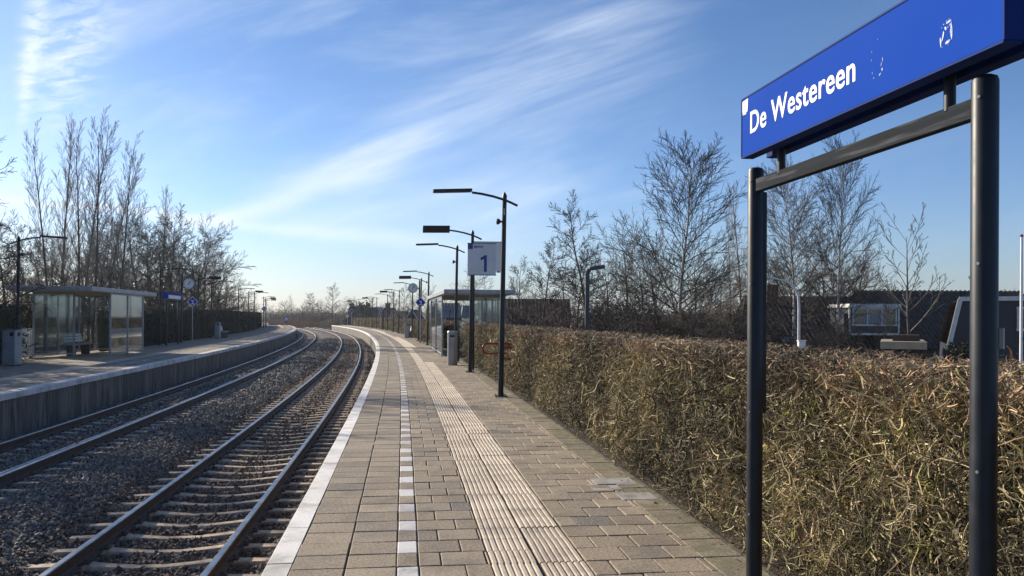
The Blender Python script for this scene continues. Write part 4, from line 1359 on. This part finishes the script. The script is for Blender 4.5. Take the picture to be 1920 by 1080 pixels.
for k, (kd, v, x, top, dd_, lab) in enumerate((
        ('oak', 1, -20, 470, 70, 'bare tree cut by the left edge above the shelter roof'), ('oak', 2, 40, 470, 80, 'dense bare tree low behind the left end of the shelter'),
        ('oak', 0, 85, 450, 88, 'further bare tree seen between the poplar stems on the left'), ('oak', 1, 140, 445, 92, 'further bare tree behind the middle poplars'),
        ('oak', 2, 190, 440, 90, 'further dense tree behind the right-hand poplars'), ('oak', 1, 240, 440, 70, 'dense bare tree behind the right end of the shelter roof'),
        ('alder', 1, 275, 425, 88, 'alder in the thick of the wood, left of the clock'), ('oak', 2, 300, 430, 92, 'dense bare tree in the thick of the wood, above the small name sign'),
        ('oak', 0, 330, 440, 76, 'dense spreading tree right above the left clock'), ('oak', 2, 365, 455, 80, 'dense spreading tree above the lamp behind the left clock'),
        ('oak', 1, 395, 480, 88, 'tree at the right shoulder of the left wood'), ('oak', 1, 412, 520, 98, 'low tree tapering off the left wood'),
        ('oak', 2, 470, 566, 140, 'low bare tree behind the far left lamps'), ('oak', 1, 30, 500, 58, 'thicket tree behind the left hedge and bin'),
        ('oak', 2, 130, 505, 58, 'thicket tree seen through the left shelter'), ('oak', 0, 235, 515, 60, 'thicket tree behind the end panes of the left shelter'))):
    tree(kd, v, x, top, dd_, lab, G2)
tree('birch', 1, -165, 120, 34, 'bare tree at the far left edge with only a few twigs in view', G2, wide=.62)

for k, (X_, Y_, kd, v, H_) in enumerate(((-21, 22, 'oak', 0, 8.5), (-23.5, 28, 'oak', 1, 9), (-29, 36, 'alder', 0, 7.5), (-32, 43, 'oak', 2, 7), (-19.5, 15, 'alder', 1, 8), (-35, 50, 'oak', 0, 6.5), (-24, 18, 'oak', 2, 9), (-28, 31, 'oak', 1, 10), (-20, 26.5, 'oak', 1, 7), (-21.5, 24.5, 'oak', 2, 8), (-20.8, 30, 'oak', 0, 7.5), (-25, 34, 'oak', 1, 9), (-27, 37, 'oak', 2, 6.5), (-18, 12, 'oak', 0, 7))):
    o = copy_tree(variant(kd, v)[0]); o.location = (X_, Y_, -1); k_ = H_ / K[kd]['H']; o.scale = (k_ * 1.1, k_ * 1.1, k_); o.rotation_euler = (0, 0, k * 1.7)
    tag(o, 'bare tree of the row to the left of the view, which shades the left track', 'tree', 'shade trees beyond the left edge')
G3 = 'bare trees behind the right hedge'
for (kd, v, x, top, dd_, w, lab) in (
        ('oak', 0, 880, 512, 92, 1, 'small round bare tree above the right shelter roof'),
        ('alder', 0, 968, 500, 58, 1, 'low alder just right of the nearest lamp post'),
        ('alder', 1, 1022, 458, 54, 1, 'flat-topped alder between the nearest lamp post and the square lamp'),
        ('alder', 0, 1112, 390, 52, 1, 'tall alder with layered branches behind the square black lamp'),
        ('oak', 1, 1172, 440, 48, 1, 'dark spreading tree left of the big birch'),
        ('oak', 2, 1205, 470, 46, 1, 'tangled bare tree under the left side of the big birch'),
        ('birch', 0, 1272, 306, 48, 1.02, 'biggest birch with a white trunk and wide crown above the hedge'),
        ('oak', 0, 1322, 500, 50, 1, 'dark bare tree under the right side of the big birch'),
        ('poplar', 0, 1368, 405, 52, .75, 'slim upright tree just left of the left sign post'),
        ('poplar', 1, 1392, 362, 50, .8, 'taller slim upright tree right behind the left sign post'),
        ('birch', 1, 1487, 333, 50, .82, 'birch seen between the sign posts, left of the tallest one'),
        ('birch', 0, 1572, 298, 47, .6, 'slender birch with a white trunk between the sign posts'),
        ('oak', 1, 1540, 448, 58, 1, 'spreading dark tree between the two birches seen under the sign'),
        ('oak', 2, 1612, 470, 66, 1, 'low bare tree behind the white dormer window'),
        ('alder', 0, 1652, 540, 44, .8, 'little bare tree in front of the white dormer window'),
        ('young', 0, 1708, 425, 38, 1.05, 'young bare tree with upswept branches in front of the dark roof'),
        ('oak', 2, 1440, 470, 60, 1, 'bare tree behind the left sign post above the roof'),
        ('oak', 0, 990, 530, 62, 1, 'low dark tree left of the two small alders'), ('oak', 1, 1062, 500, 60, 1, 'dark tree between the flat-topped alder and the tall alder'),
        ('oak', 2, 1140, 480, 58, 1, 'dark tree just right of the square black lamp'), ('oak', 0, 1232, 450, 56, 1, 'dark tree just left of the big birch trunk'),
        ('oak', 1, 1300, 470, 56, 1, 'dark tree just right of the big birch trunk'), ('oak', 2, 1350, 500, 60, 1, 'dark tree under the slim upright trees'),
        ('oak', 1, 1410, 490, 56, 1, 'dark tree directly behind the left sign post'), ('oak', 0, 1480, 500, 60, 1, 'low dark tree under the left birch between the posts'),
        ('oak', 2, 1580, 500, 64, 1, 'low dark tree behind the slender birch'), ('alder', 1, 1085, 470, 58, 1, 'alder half hidden by the tall layered alder')):
    tree(kd, v, x, top, dd_, lab, G3, wide=w)
G4 = 'bare shrubs behind the right hedge'
shr = [(975, 560, 44, 0), (1010, 575, 40, 1), (1050, 568, 42, 1), (1085, 560, 44, 0), (1135, 545, 40, 0), (1165, 565, 36, 0), (1200, 540, 42, 0), (1235, 560, 36, 0),
       (1290, 560, 38, 0), (1318, 550, 42, 2), (1345, 565, 38, 0), (1380, 560, 40, 0), (1460, 575, 40, 0), (1500, 590, 42, 0), (1560, 590, 44, 0)]
shl = ['below the leftmost alder', 'between the two left alders', 'under the flat-topped alder', 'left of the square black lamp', 'right of the square black lamp',
       'further right of the square black lamp', 'under the dark tangled tree', 'just left of the birch trunk', 'just right of the birch trunk, dark', 'right of the birch trunk, pale stemmed',
       'below the slim upright trees', 'next to the left sign post', 'right of the left sign post, low', 'beside the white street lamp', 'left of the white dormer window']
for (x, top, dd_, v), lb in zip(shr, shl):
    tree('shrub', v, x, top, dd_, 'bare twiggy shrub behind the hedge ' + lb, G4, cat='shrub', wide=1.3)
G5 = 'hazy distant trees where the line bends away'
for (kd, v, x, top, dd_, w, lab) in (
        ('oak', 0, 538, 566, 330, 1.2, 'leftmost hazy distant tree, beyond the left platform'),
        ('poplar', 0, 548, 556, 300, 1.6, 'hazy upright tree beyond the left platform end sign'),
        ('oak', 1, 563, 574, 290, 1.2, 'low hazy tree between two taller distant ones'),
        ('oak', 2, 578, 568, 260, 1.1, 'hazy tree left of the taller bare tree at the bend'),
        ('alder', 1, 588, 552, 240, 1.1, 'distant bare tree second highest at the bend of the line'),
        ('oak', 0, 604, 565, 230, 1.1, 'distant tree just left of the tallest one at the bend'),
        ('alder', 0, 624, 538, 200, 1.1, 'tallest distant bare tree at the bend of the line'),
        ('oak', 1, 640, 562, 210, 1.1, 'distant tree just right of the tallest one at the bend'),
        ('oak', 2, 664, 562, 215, 1.0, 'distant tree above the disc sign on the right'),
        ('alder', 1, 700, 560, 190, 1, 'distant tree behind the far lamps on the right platform'),
        ('oak', 0, 722, 572, 185, 1, 'low distant tree behind the middle of the right lamps'),
        ('alder', 0, 752, 540, 120, .8, 'thin distant tree left of the right clock'),
        ('alder', 1, 738, 548, 150, .8, 'thin distant tree behind the seventh lamp on the right'),
        ('oak', 2, 800, 545, 110, 1, 'bare tree behind the hedge between the clock and the shelter'),
        ('oak', 1, 825, 555, 90, 1, 'bare tree directly behind the right shelter'),
        ('oak', 0, 770, 556, 130, 1, 'bare tree behind the right clock pole'),
        ('oak', 2, 905, 560, 70, 1, 'bare tree seen through the glass of the right shelter')):
    tree(kd, v, x, top, dd_, lab, G5, wide=w)
for (x, top, dd_, v, w, lb) in ((585, 582, 200, 1, 2.0, 'reddish shrub left of the tallest distant tree'), (596, 584, 205, 1, 2.0, 'second reddish shrub below the distant trees'),
                             (612, 596, 185, 2, 1.6, 'pale yellowish shrub beside the end of the right platform'), (605, 592, 195, 0, 1.8, 'grey shrub beside the distant bend'),
                             (622, 600, 172, 1, 1.5, 'low red-brown shrub at the end of the right platform'), (636, 590, 190, 0, 2, 'dark shrub behind the end of the right platform')):
    tree('shrub', v, x, top, dd_, lb, 'distant shrubs at the bend of the line', cat='shrub', wide=w, zg=-1.2)


# reeds and brush as uncountable cover
def reeds(name, label, boxes, mat, h, n, r):
    Ps = []
    for (x0, x1, d0, d1, k) in boxes:
        dd_ = rng.uniform(d0, d1, int(n * k)); X = (rng.uniform(x0, x1, len(dd_)) - 960) / 1600 * dd_
        Ps.append(np.stack([X, dd_, np.full(len(dd_), -1.25)], -1))
    P = np.concatenate(Ps); m = len(P)
    D = rng.normal(0, .14, (m, 3)); D[:, 2] += 1; D /= np.linalg.norm(D, axis=1)[:, None]
    V, F, nf = twig_arrays(P, D, h * rng.uniform(.6, 1.2, m), np.full(m, r), 2, .15)
    o = npmesh(name, V, F, mat, rnd=np.repeat(rng.random(m), nf))
    tag(o, label, 'reeds', kind='stuff')


M['reed'] = pmat('dry_reddish_reed', (.26, .13, .085), (.20, .11, .08), 2, .9, attr=((.7, .7, .7, 1), (1.3, 1.25, 1.2, 1)))
reeds('reeds', 'strip of dry reddish reeds beside the distant line', [(505, 600, 185, 260, 1)], M['reed'], 1.7, 9000, .03)
M['brush'] = pmat('brown_undergrowth', (.06, .044, .03), (.10, .072, .045), 1.2, .9, attr=((.5, .5, .5, 1), (1.5, 1.4, 1.3, 1)))


def brush(name, label, spans, n, hmax, r=.012):
    Vs, Fs, Rs, off = [], [], [], 0
    for (xa, xb, d0, d1, h, k) in spans:
        m = int(n * k); dd_ = rng.uniform(d0, d1, m); X = (rng.uniform(xa, xb, m) - 960) / 1600 * dd_
        z = -1.0 + h * rng.random(m) ** 1.2
        D = rng.normal(0, .7, (m, 3)); D[:, 2] = np.abs(D[:, 2]) + .2; D /= np.linalg.norm(D, axis=1)[:, None]
        z = np.where(z > -1 + h * .55 * (1 + .5 * np.sin(X * .35) + .35 * np.sin(X * .83 + 1)), -1 + (z + 1) * .5, z)
        V, F, nf = twig_arrays(np.stack([X, dd_, z], -1), D, rng.uniform(.4, 1.1, m) * (1 if r < .05 else 2.2), np.full(m, r), 3, .4)
        Vs.append(V); Fs.append(F + off); off += len(V); Rs.append(np.repeat(rng.random(m), nf))
    tag(npmesh(name, np.concatenate(Vs), np.concatenate(Fs), M['brush'], rnd=np.concatenate(Rs)), label, 'undergrowth', kind='stuff')


brush('undergrowth', 'tangled brown undergrowth between the trees behind the right hedge', [(940, 1440, 42, 52, 2.5, .65), (1440, 1600, 44, 50, 1.6, .15), (790, 960, 52, 75, 2.6, .3)], 9000, 3)
brush('undergrowth', 'grey brown undergrowth of the wood behind the left hedge', [(-40, 400, 62, 90, 5.2, 1.0)], 9000, 4, .02)


brush('far_wood', 'grey far-off wood closing the horizon where the line bends away', [(380, 1000, 330, 420, 8.0, 1.0), (500, 700, 270, 320, 5.0, .5)], 9000, 6, .06)


def evergreen(pxx, dist, w, h, label, zg=-1.0, n=5000, leaf=.10):
    t = tag(empty('evergreen_bush', px(pxx, dist, zg)), label, 'bush')
    u = rng.normal(size=(n, 3)); u /= np.linalg.norm(u, axis=1)[:, None]; u[:, 2] = np.abs(u[:, 2])
    rr = rng.random(n) ** .35 * (1 + .16 * np.sin(u[:, 0] * 7 + u[:, 2] * 5) + .1 * np.sin(u[:, 1] * 11))
    P = u * rr[:, None] * np.array([w / 2, w / 2, h])
    q = rng.normal(size=(n, 4, 3)) * leaf
    V = (P[:, None] + q).reshape(-1, 3); F = np.arange(n * 4).reshape(-1, 4)
    npmesh('leaves', V, F, M['evergreen'], t, rnd=rng.random(n))
    b = MB(); b.cyl((0, 0, -.2), (0, 0, h * .6), .08, .03, n=6); b.build('stem', M['bark'], t)


evergreen(1797, 30, 1.25, 1.35, 'dark green bush in front of the dark blue gable', -.6, 3500, .045)
evergreen(668, 172, 4.6, 5.0, 'dark evergreen tree behind the far end of the right platform', n=6000, leaf=.16)
evergreen(682, 165, 3.2, 4.6, 'smaller dark evergreen beside the far lamps on the right platform', n=4000, leaf=.16)
evergreen(1898, 60, 2.2, 4.4, 'dark evergreen tree top beside the white flagpole', n=3500, leaf=.09)
evergreen(756, 112, 3.0, 2.4, 'olive green bush beside the distant house roofs', n=2000, leaf=.12)
evergreen(58, 36.5, 1.1, 2.0, 'green climbing bush at the left end of the left shelter', 0, 2500, .04)

# ------------------------------------------------------------------ houses and street things on the right
def roof_mat(name, a, b_, sx=.30, sy=.33):
    """profiled roof tiles: rows and rolls (UV in metres: x along the eaves, y up the slope)"""
    m = bpy.data.materials.new(name); m.use_nodes = True
    g = N(m.node_tree); p = g.n['Principled BSDF']
    uv = g.add('ShaderNodeTexCoord').outputs['UV']; sep = g.add('ShaderNodeSeparateXYZ', inp={0: uv})
    fx = g.math('FRACT', g.math('DIVIDE', sep.outputs[0], sx)); fy = g.math('FRACT', g.math('DIVIDE', sep.outputs[1], sy))
    roll = g.math('SINE', g.math('MULTIPLY', fx, math.pi))
    cell = g.add('ShaderNodeTexWhiteNoise', noise_dimensions='2D')
    g.set(cell, 'Vector', g.add('ShaderNodeCombineXYZ', inp={0: g.math('FLOOR', g.math('DIVIDE', sep.outputs[0], sx)), 1: g.math('FLOOR', g.math('DIVIDE', sep.outputs[1], sy))}).outputs[0])
    c = g.mix(cell.outputs[0], a, b_); c = g.mix(g.ramp(g.noise(uv, 1.5, 5), .45, .7), c, tuple(x * .6 for x in a))
    g.set(p, 'Base Color', c); p.inputs['Roughness'].default_value = .85; p.inputs['Specular IOR Level'].default_value = .2
    h = g.math('ADD', roll, g.math('MULTIPLY', fy, -.5))
    bn = g.add('ShaderNodeBump', inp={'Height': h, 'Strength': 1.0, 'Distance': .06}); g.set(p, 'Normal', bn.outputs[0])
    return m


M['roofd'] = roof_mat('dark_roof_tiles', (.030, .027, .028), (.062, .052, .048))
M['roofb'] = roof_mat('brown_roof_tiles', (.10, .062, .048), (.065, .042, .034))
M['tileb'] = pmat('weathered_brown_tile', (.17, .105, .08), (.09, .058, .045), 2.5, .85, stretch=(1, 3, 3))
M['roofr'] = roof_mat('red_brown_roof_tiles', (.06, .036, .034), (.09, .05, .045))
M['brick'] = pmat('red_brown_brick', (.10, .052, .038), (.07, .038, .03), 12, .9, .3)
M['cream'] = pmat('cream_fascia', (.40, .32, .22), (.33, .27, .19), 3, .6)
M['whitep'] = pmat('white_window_paint', (.66, .66, .64), (.55, .55, .54), 5, .5)
M['navy'] = pmat('dark_blue_boarding', (.010, .016, .030), (.014, .022, .038), 4, .5, .15, stretch=(8, 8, 1))
M['curtain'] = pmat('net_curtain', (.32, .34, .36), (.18, .2, .22), 6, .8, stretch=(5, 5, .3))


def tiled_roof(parent, x0, x1, yf, ym, ze, zr, mat, rolls=True, both=True, thick=.12):
    """pitched roof, eaves at y=yf height ze, ridge at ym height zr; modelled tile courses on the near slope"""
    b = MB(); L = math.hypot(ym - yf, zr - ze); n = max(3, int(L / .34)); nx = Vector((0, -(zr - ze), (ym - yf))).normalized()
    for k in range(n):
        t0, t1 = k / n, (k + 1) / n
        a = Vector((0, yf + (ym - yf) * t0, ze + (zr - ze) * t0)) + nx * .010; c = Vector((0, yf + (ym - yf) * t1, ze + (zr - ze) * t1))
        if rolls:
            q = int((x1 - x0) / .30)
            for i in range(q):
                xa = x0 + (x1 - x0) * i / q; w = (x1 - x0) / q
                pts = [(0, 0), (.3, .075), (.5, .085), (.7, .075), (1, 0)]
                for (u0, h0), (u1, h1) in zip(pts[:-1], pts[1:]):
                    P = lambda u, h, e: (xa + u * w, (e + nx * h).y, (e + nx * h).z)
                    b.quad(P(u0, h0, a), P(u1, h1, a), P(u1, h1, c), P(u0, h0, c), uv=[(xa + u0 * w, t0 * L), (xa + u1 * w, t0 * L), (xa + u1 * w, t1 * L), (xa + u0 * w, t1 * L)])
        else:
            b.quad((x0, a.y, a.z), (x1, a.y, a.z), (x1, c.y, c.z), (x0, c.y, c.z), uv=[(x0, t0 * L), (x1, t0 * L), (x1, t1 * L), (x0, t1 * L)])
    yb = 2 * ym - yf
    if both:
        b.quad((x1, yb, ze), (x0, yb, ze), (x0, ym, zr), (x1, ym, zr), uv=[(x1, 0), (x0, 0), (x0, L), (x1, L)])
        b.quad((x0, yf, ze - .02), (x0, yb, ze - .02), (x1, yb, ze - .02), (x1, yf, ze - .02))
    return b.build('roof', mat, parent)


def window(parent, c, w, h, nx=2, name='window', curtain=True):
    """white framed window facing -Y"""
    b = MB(); x, y, z = c
    b.box((x, y, z + h / 2), (w + .1, .08, .09)); b.box((x, y, z - h / 2), (w + .1, .1, .09))
    for k in range(nx + 1): b.box((x - w / 2 + w * k / nx, y, z), (.08, .08, h - .09))
    f = b.build(name, M['whitep'], parent)
    b = MB(); b.box((x, y + .03, z), (w - .02, .02, h - .05)); b.build('pane', M['pane'], f)
    if curtain:
        b = MB(); b.box((x, y + .015, z - h * .12), (w * .5, .004, h * .55)); b.build('curtain', M['curtain'], f)
    return f


# low house row with the white dormer
h = tag(empty('house', px(1600, 56, -1.0)), 'long low house with a dark tiled roof and a white dormer window', 'house', 'houses behind the right hedge')
W0 = h.location
def lx(p, d=53.0): return (p - 960) / 1600 * d - W0.x
ze = .75 - W0.z
def hz_(ypx, d, p=1600): return EYE + (594 + (p - 960) * .00475 - ypx) / 1600 * d - W0.z
tiled_roof(h, lx(1425), lx(1655), -4.6, .9, hz_(655, 51.4), hz_(557, 56.9), M['roofd'])
tiled_roof(h, lx(1655) + .05, lx(1995), -4.6, 1.5, hz_(655, 51.4), hz_(545, 57.5), M['roofd'])
b = MB(); b.box((lx(1637), .9, hz_(655, 51.4) / 2), ((1850 - 1425) / 1600 * 53 - .4, 10.6, hz_(655, 51.4) - .05)); b.build('wall', M['brick'], h)
dz0, dz1 = hz_(627, 50.6), hz_(571, 50.6)
dx0, dx1 = lx(1594, 50.6), lx(1686, 50.6)
b = MB(); b.box(((dx0 + dx1) / 2, -3.7, (dz0 + dz1) / 2), (dx1 - dx0 - .1, 3.2, dz1 - dz0 - .1)); d_ = b.build('dormer', M['navy'], h)
b = MB(); b.box(((dx0 + dx1) / 2, -3.75, dz1 - .06), (dx1 - dx0 + .16, 3.5, .22)); b.build('dormer_roof', M['whitep'], d_)
b = MB(); b.box(((dx0 + dx1) / 2, -5.33, dz0 + .02), (dx1 - dx0, .06, .12))
for x_ in (dx0, dx1): b.box((x_, -5.33, (dz0 + dz1) / 2 - .05), (.1, .06, dz1 - dz0 - .3))
b.build('dormer_trim', M['whitep'], d_)
window(d_, ((dx0 + dx1) / 2, -5.36, dz0 + 1.05), dx1 - dx0 - .35, 1.0, 3, curtain=True)
b = MB(); b.box((lx(1455), -2, hz_(553, 55)), (.7, .6, 1.2)); b.build('chimney', M['brick'], h)
b = MB(); b.box((lx(1457), -5.0, hz_(640, 51)), (.9, .06, .5)); b.build('vent', M['whitep'], h)

# the mansard house at the right with a flat roofed extension
h2 = tag(empty('house', px(1850, 30, -1.0), R(-24)), 'house at the right edge with a dark blue gable, white trim and brown tiled slope', 'house', 'houses behind the right hedge')
W0 = h2.location
def g2(p, y, d=30.0): return (p - 960) / 1600 * d - W0.x, hz_(y, d, p)
pts = [g2(1785, 642), g2(1806, 562), g2(1990, 562), g2(2010, 642), g2(2012, 720), g2(1780, 720)]
b = MB(); b.prism(pts, 0, 5.0); b.xf(Matrix(((1, 0, 0, 0), (0, 0, 1, 0), (0, 1, 0, 0), (0, 0, 0, 1)))); b.build('wall', M['navy'], h2)
b = MB()
for (p, q) in ((g2(1785, 660), g2(1806, 560)), (g2(1804, 560), g2(1992, 560))):
    a = Vector((p[0], -.05, p[1])); c = Vector((q[0], -.05, q[1])); dv = c - a; an = math.atan2(dv.z, dv.x)
    b.box((a + c) / 2, (dv.length, .10, .15), Matrix.Rotation(-an, 3, 'Y'))
b.build('trim', M['whitep'], h2)
# brown tiled mansard slope seen at the left of the gable: modelled courses
b = MB(); nc = 8
p0, p1 = g2(1785, 645), g2(1805, 563)
for k in range(nc):
    t0, t1 = k / nc, (k + 1) / nc
    for jx in range(15):
        y0, y1 = jx * .33, jx * .33 + .32
        za, zb_ = p0[1] + (p1[1] - p0[1]) * t0, p0[1] + (p1[1] - p0[1]) * t1
        xa, xb = p0[0] + (p1[0] - p0[0]) * t0, p0[0] + (p1[0] - p0[0]) * t1
        b.quad((xa - .10, y0, za), (xa - .07, y1, za), (xb - .02, y1, zb_), (xb - .05, y0, zb_), uv=[(y0, za), (y1, za), (y1, zb_), (y0, zb_)])
b.build('mansard_slope', M['tileb'], h2)
w_ = g2(1925, 598); window(h2, (w_[0], -.06, w_[1]), .9, .75, 2)
e0, e1 = g2(1692, 643, 29), g2(1775, 657, 29)
b = MB(); b.box(((e0[0] + e1[0]) / 2, 1.0, (e0[1] + e1[1]) / 2), (e1[0] - e0[0], 4, .26)); ex = b.build('flat_roof', M['cream'], h2)
b = MB(); b.box(((e0[0] + e1[0]) / 2, 1.0, e1[1] / 2 - .2), (e1[0] - e0[0] - .2, 3.6, e1[1] - .0)); b.build('extension_wall', M['brick'], ex)
b = MB(); b.box(((e0[0] + e1[0]) / 2 + .1, .6, e0[1] + .12), (.9, 1.2, .22)); b.build('roof_light', M['roofb'], ex)

# roofs further along
def simple_house(p0, p1, yr, ye, d, label, mat, chim=(), gable=False, solar=False):
    h = tag(empty('house', px((p0 + p1) / 2, d, -1.0)), label, 'house', 'houses behind the right hedge')
    w = (p1 - p0) / 1600 * d; pc = (p0 + p1) / 2
    def Z(y): return EYE + (594 + (pc - 960) * .00475 - y) / 1600 * d + 1.0
    zr, ze_ = Z(yr), Z(ye)
    if gable:
        b = MB(); b.prism([(-w / 2, 0), (w / 2, 0), (w / 2, ze_), (0, zr - .1), (-w / 2, ze_)], 0, 8); b.xf(Matrix(((1, 0, 0, 0), (0, 0, 1, 0), (0, 1, 0, 0), (0, 0, 0, 1)))); b.build('wall', M['brick'], h)
        b = MB()
        for sg in (-1, 1):
            b.quad((sg * (w / 2 + .3), -.4, ze_ - .25), (sg * (w / 2 + .3), 8.4, ze_ - .25), (0, 8.4, zr), (0, -.4, zr), uv=[(0, 0), (8, 0), (8, 4), (0, 4)])
        b.build('roof', mat, h)
        b = MB()
        for sg in (-1, 1):
            a = Vector((sg * (w / 2 + .3), -.45, ze_ - .28)); c = Vector((0, -.45, zr)); dv = c - a
            b.box((a + c) / 2, (dv.length, .08, .16), Matrix.Rotation(-math.atan2(dv.z, dv.x), 3, 'Y'))
        b.build('trim', M['whitep'], h)
    else:
        tiled_roof(h, -w / 2, w / 2, -3.5, 0, ze_, zr, mat, rolls=False)
        b = MB(); b.box((0, 0, ze_ / 2), (w - .4, 6.6, ze_ - .06)); b.build('wall', M['brick'], h)
        if solar:
            b = MB()
            for i_ in range(3):
                for j_ in range(2):
                    t = .25 + .33 * j_; b.box((-w * .2 + i_ * 1.1, -3.5 + 3.5 * t - .1, ze_ + (zr - ze_) * t + .12), (1.0, 1.5, .05), Matrix.Rotation(math.atan2(zr - ze_, 3.5), 3, 'X'))
            b.build('solar_panels', M['pane'], h)
    for cx in chim:
        b = MB(); b.box(((cx - pc) / 1600 * d, .2, zr + .1), (.9, .9, 1.6)); ch = b.build('chimney', M['brick'], h)
        b = MB(); b.box(((cx - pc) / 1600 * d, .2, zr + .93), (1.05, 1.05, .1)); b.build('chimney_cap', M['whitep'], ch)


simple_house(735, 765, 583, 600, 125, 'distant house with a dark roof left of the right clock', M['roofd'], (), False)
simple_house(762, 783, 580, 600, 112, 'distant house with a pointed gable behind the right clock pole', M['roofd'], (), True)
simple_house(676, 712, 576, 600, 190, 'distant house with a brick chimney behind the far right lamps', M['roofr'], (690,))
simple_house(712, 742, 577, 600, 170, 'distant dark house with a wide chimney among the right lamps', M['roofd'], (727,))
simple_house(826, 862, 568, 600, 85, 'house with solar panels seen through the glass of the right shelter', M['roofd'], (), False, True)
simple_house(935, 1068, 560, 604, 74, 'reddish dark tiled house left of the bare alders', M['roofr'], ())
simple_house(1100, 1300, 590, 612, 70, 'low dark roof behind the trunks of the big birch', M['roofd'], ())
simple_house(1290, 1425, 588, 606, 68, 'low dark roof left of the left sign post', M['roofd'], ())


# street lamps and flagpole behind the hedge
t = tag(empty('street_lamp', px(1101, 27, -1.0)), 'black street lamp with a square angled head behind the hedge', 'lamp post')
b = MB(); b.box((0, 0, 2.05), (.16, .16, 4.1), taper=(.8, .8)); b.build('post', M['mech'], t, bevel=.02)
b = MB(); b.box((.02, 0, 4.12), (.13, .13, .22), Matrix.Rotation(R(25), 3, 'Y')); b.build('neck', M['mech'], t)
b = MB(); b.box((.30, 0, 4.27), (.52, .24, .11), Matrix.Rotation(R(-9), 3, 'Y'), taper=(.92, .85)); hd_ = b.build('lamp_head', M['mech'], t, bevel=.02)
b = MB(); b.box((.32, 0, 4.205), (.36, .18, .01), Matrix.Rotation(R(-9), 3, 'Y')); b.build('diffuser', M['lens'], hd_)
t = tag(empty('street_lamp', px(1498, 33, -1.0)), 'pale street lamp with a curved arm seen between the sign posts', 'lamp post')
b = MB(); b.tube([(0, 0, 0), (0, 0, 3.6), (-.04, 0, 4.1), (-.25, 0, 4.5), (-.6, 0, 4.72), (-1.2, 0, 4.86)], [.075, .062, .055, .05, .045, .04], 10); b.build('post', M['whitep'], t, smooth=True)
b = MB(); b.box((-1.50, 0, 4.92), (.72, .22, .12), Matrix.Rotation(R(13), 3, 'Y'), taper=(.9, .8)); b.build('lamp_head', M['lens'], t, bevel=.02)
t.scale = (.86, .86, .875)
t = tag(empty('cabinet', px(1503, 31, -1.0)), 'small white utility cabinet at the foot of the pale street lamp', 'cabinet')
b = MB(); b.box((0, 0, .93), (.25, .2, 1.86)); b.build('body', M['white'], t, bevel=.02)
b = MB(); b.box((0, 0, 1.88), (.28, .23, .04)); b.build('lid', M['whitep'], t)
t = tag(empty('flagpole', px(1915, 26, -.8)), 'white flagpole at the right edge behind the hedge', 'flagpole')
b = MB(); b.lathe([(.052, 0), (.045, 2.5), (.036, 5.0), (.0, 5.0)], n=12); b.build('pole', M['white'], t, smooth=True)
b = MB(); b.lathe([(.0, 5.0), (.05, 5.02), (.05, 5.06), (.0, 5.1)], n=12); b.build('cap', M['red'], t)
b = MB(); b.box((.03, -.05, 1.9), (.02, .02, .12)); b.build('cleat', M['mech'], t)
t = tag(empty('street_lamp', px(1852, 32, -1.0)), 'grey lamp with a cylindrical head, mostly behind the near sign post', 'lamp post')
b = MB(); b.lathe([(.06, 0), (.05, 4.2)], n=10); b.build('post', M['steel'], t, smooth=True)
b = MB(); b.tube([(-.72, 0, 4.26), (-.68, 0, 4.27), (-.1, 0, 4.26), (.1, 0, 4.24)], [.05, .085, .085, .05], 12); b.build('lamp_head', M['steel'], t, smooth=True)
# a parked van roof glinting behind the shrubs
t = tag(empty('parked_car', px(1035, 40, -1.0), R(90)), 'pale parked car behind the hedge below the flat-topped alder, only its roof in view', 'car')
b = MB(); b.prism([(-2.1, .35), (2.1, .35), (2.1, .8), (1.9, .95), (1.0, 1.02), (.45, 1.44), (-1.3, 1.48), (-1.95, 1.0), (-2.1, .9)], -.85, .85)
b.xf(Matrix(((0, 0, 1, 0), (1, 0, 0, 0), (0, 1, 0, 0), (0, 0, 0, 1)))); b.build('body', M['whitep'], t, bevel=.05)
b = MB(); b.prism([(-1.25, 1.05), (.85, 1.05), (.42, 1.38), (-1.15, 1.40)], -.86, .86)
b.xf(Matrix(((0, 0, 1, 0), (1, 0, 0, 0), (0, 1, 0, 0), (0, 0, 0, 1)))); b.build('windows', M['pane'], t)
for xx in (-1.35, 1.3):
    for yy in (-.8, .8):
        b = MB(); b.cyl((yy - .1, xx, .33), (yy + .1, xx, .33), .32, n=18); b.build('wheel', M['black'], t)
# small red ground signal by the far end of the right platform
t = tag(empty('ground_signal', px(619, 168, -1.3)), 'small red and white ground signal at the end of the right platform', 'signal')
b = MB(); b.box((0, 0, .45), (.5, .3, .9)); b.build('housing', M['red'], t, bevel=.03)
b = MB(); b.box((0, -.17, .5), (.2, .03, .4)); b.build('face', M['white'], t)

# ------------------------------------------------------------------ thin winter haze: one closed box of even air round everything
b = MB(); b.box((-60, 480, 11.75), (1240, 1100, 28.5))
hm = bpy.data.materials.new('winter_haze'); hm.use_nodes = True
g = N(hm.node_tree); g.n.remove(g.n['Principled BSDF'])
v = g.add('ShaderNodeVolumePrincipled'); v.inputs['Color'].default_value = (.86, .92, 1, 1); v.inputs['Density'].default_value = .0003; v.inputs['Anisotropy'].default_value = .25
g.l.new(v.outputs[0], g.n['Material Output'].inputs['Volume'])
tag(b.build('haze', hm), kind='stuff')
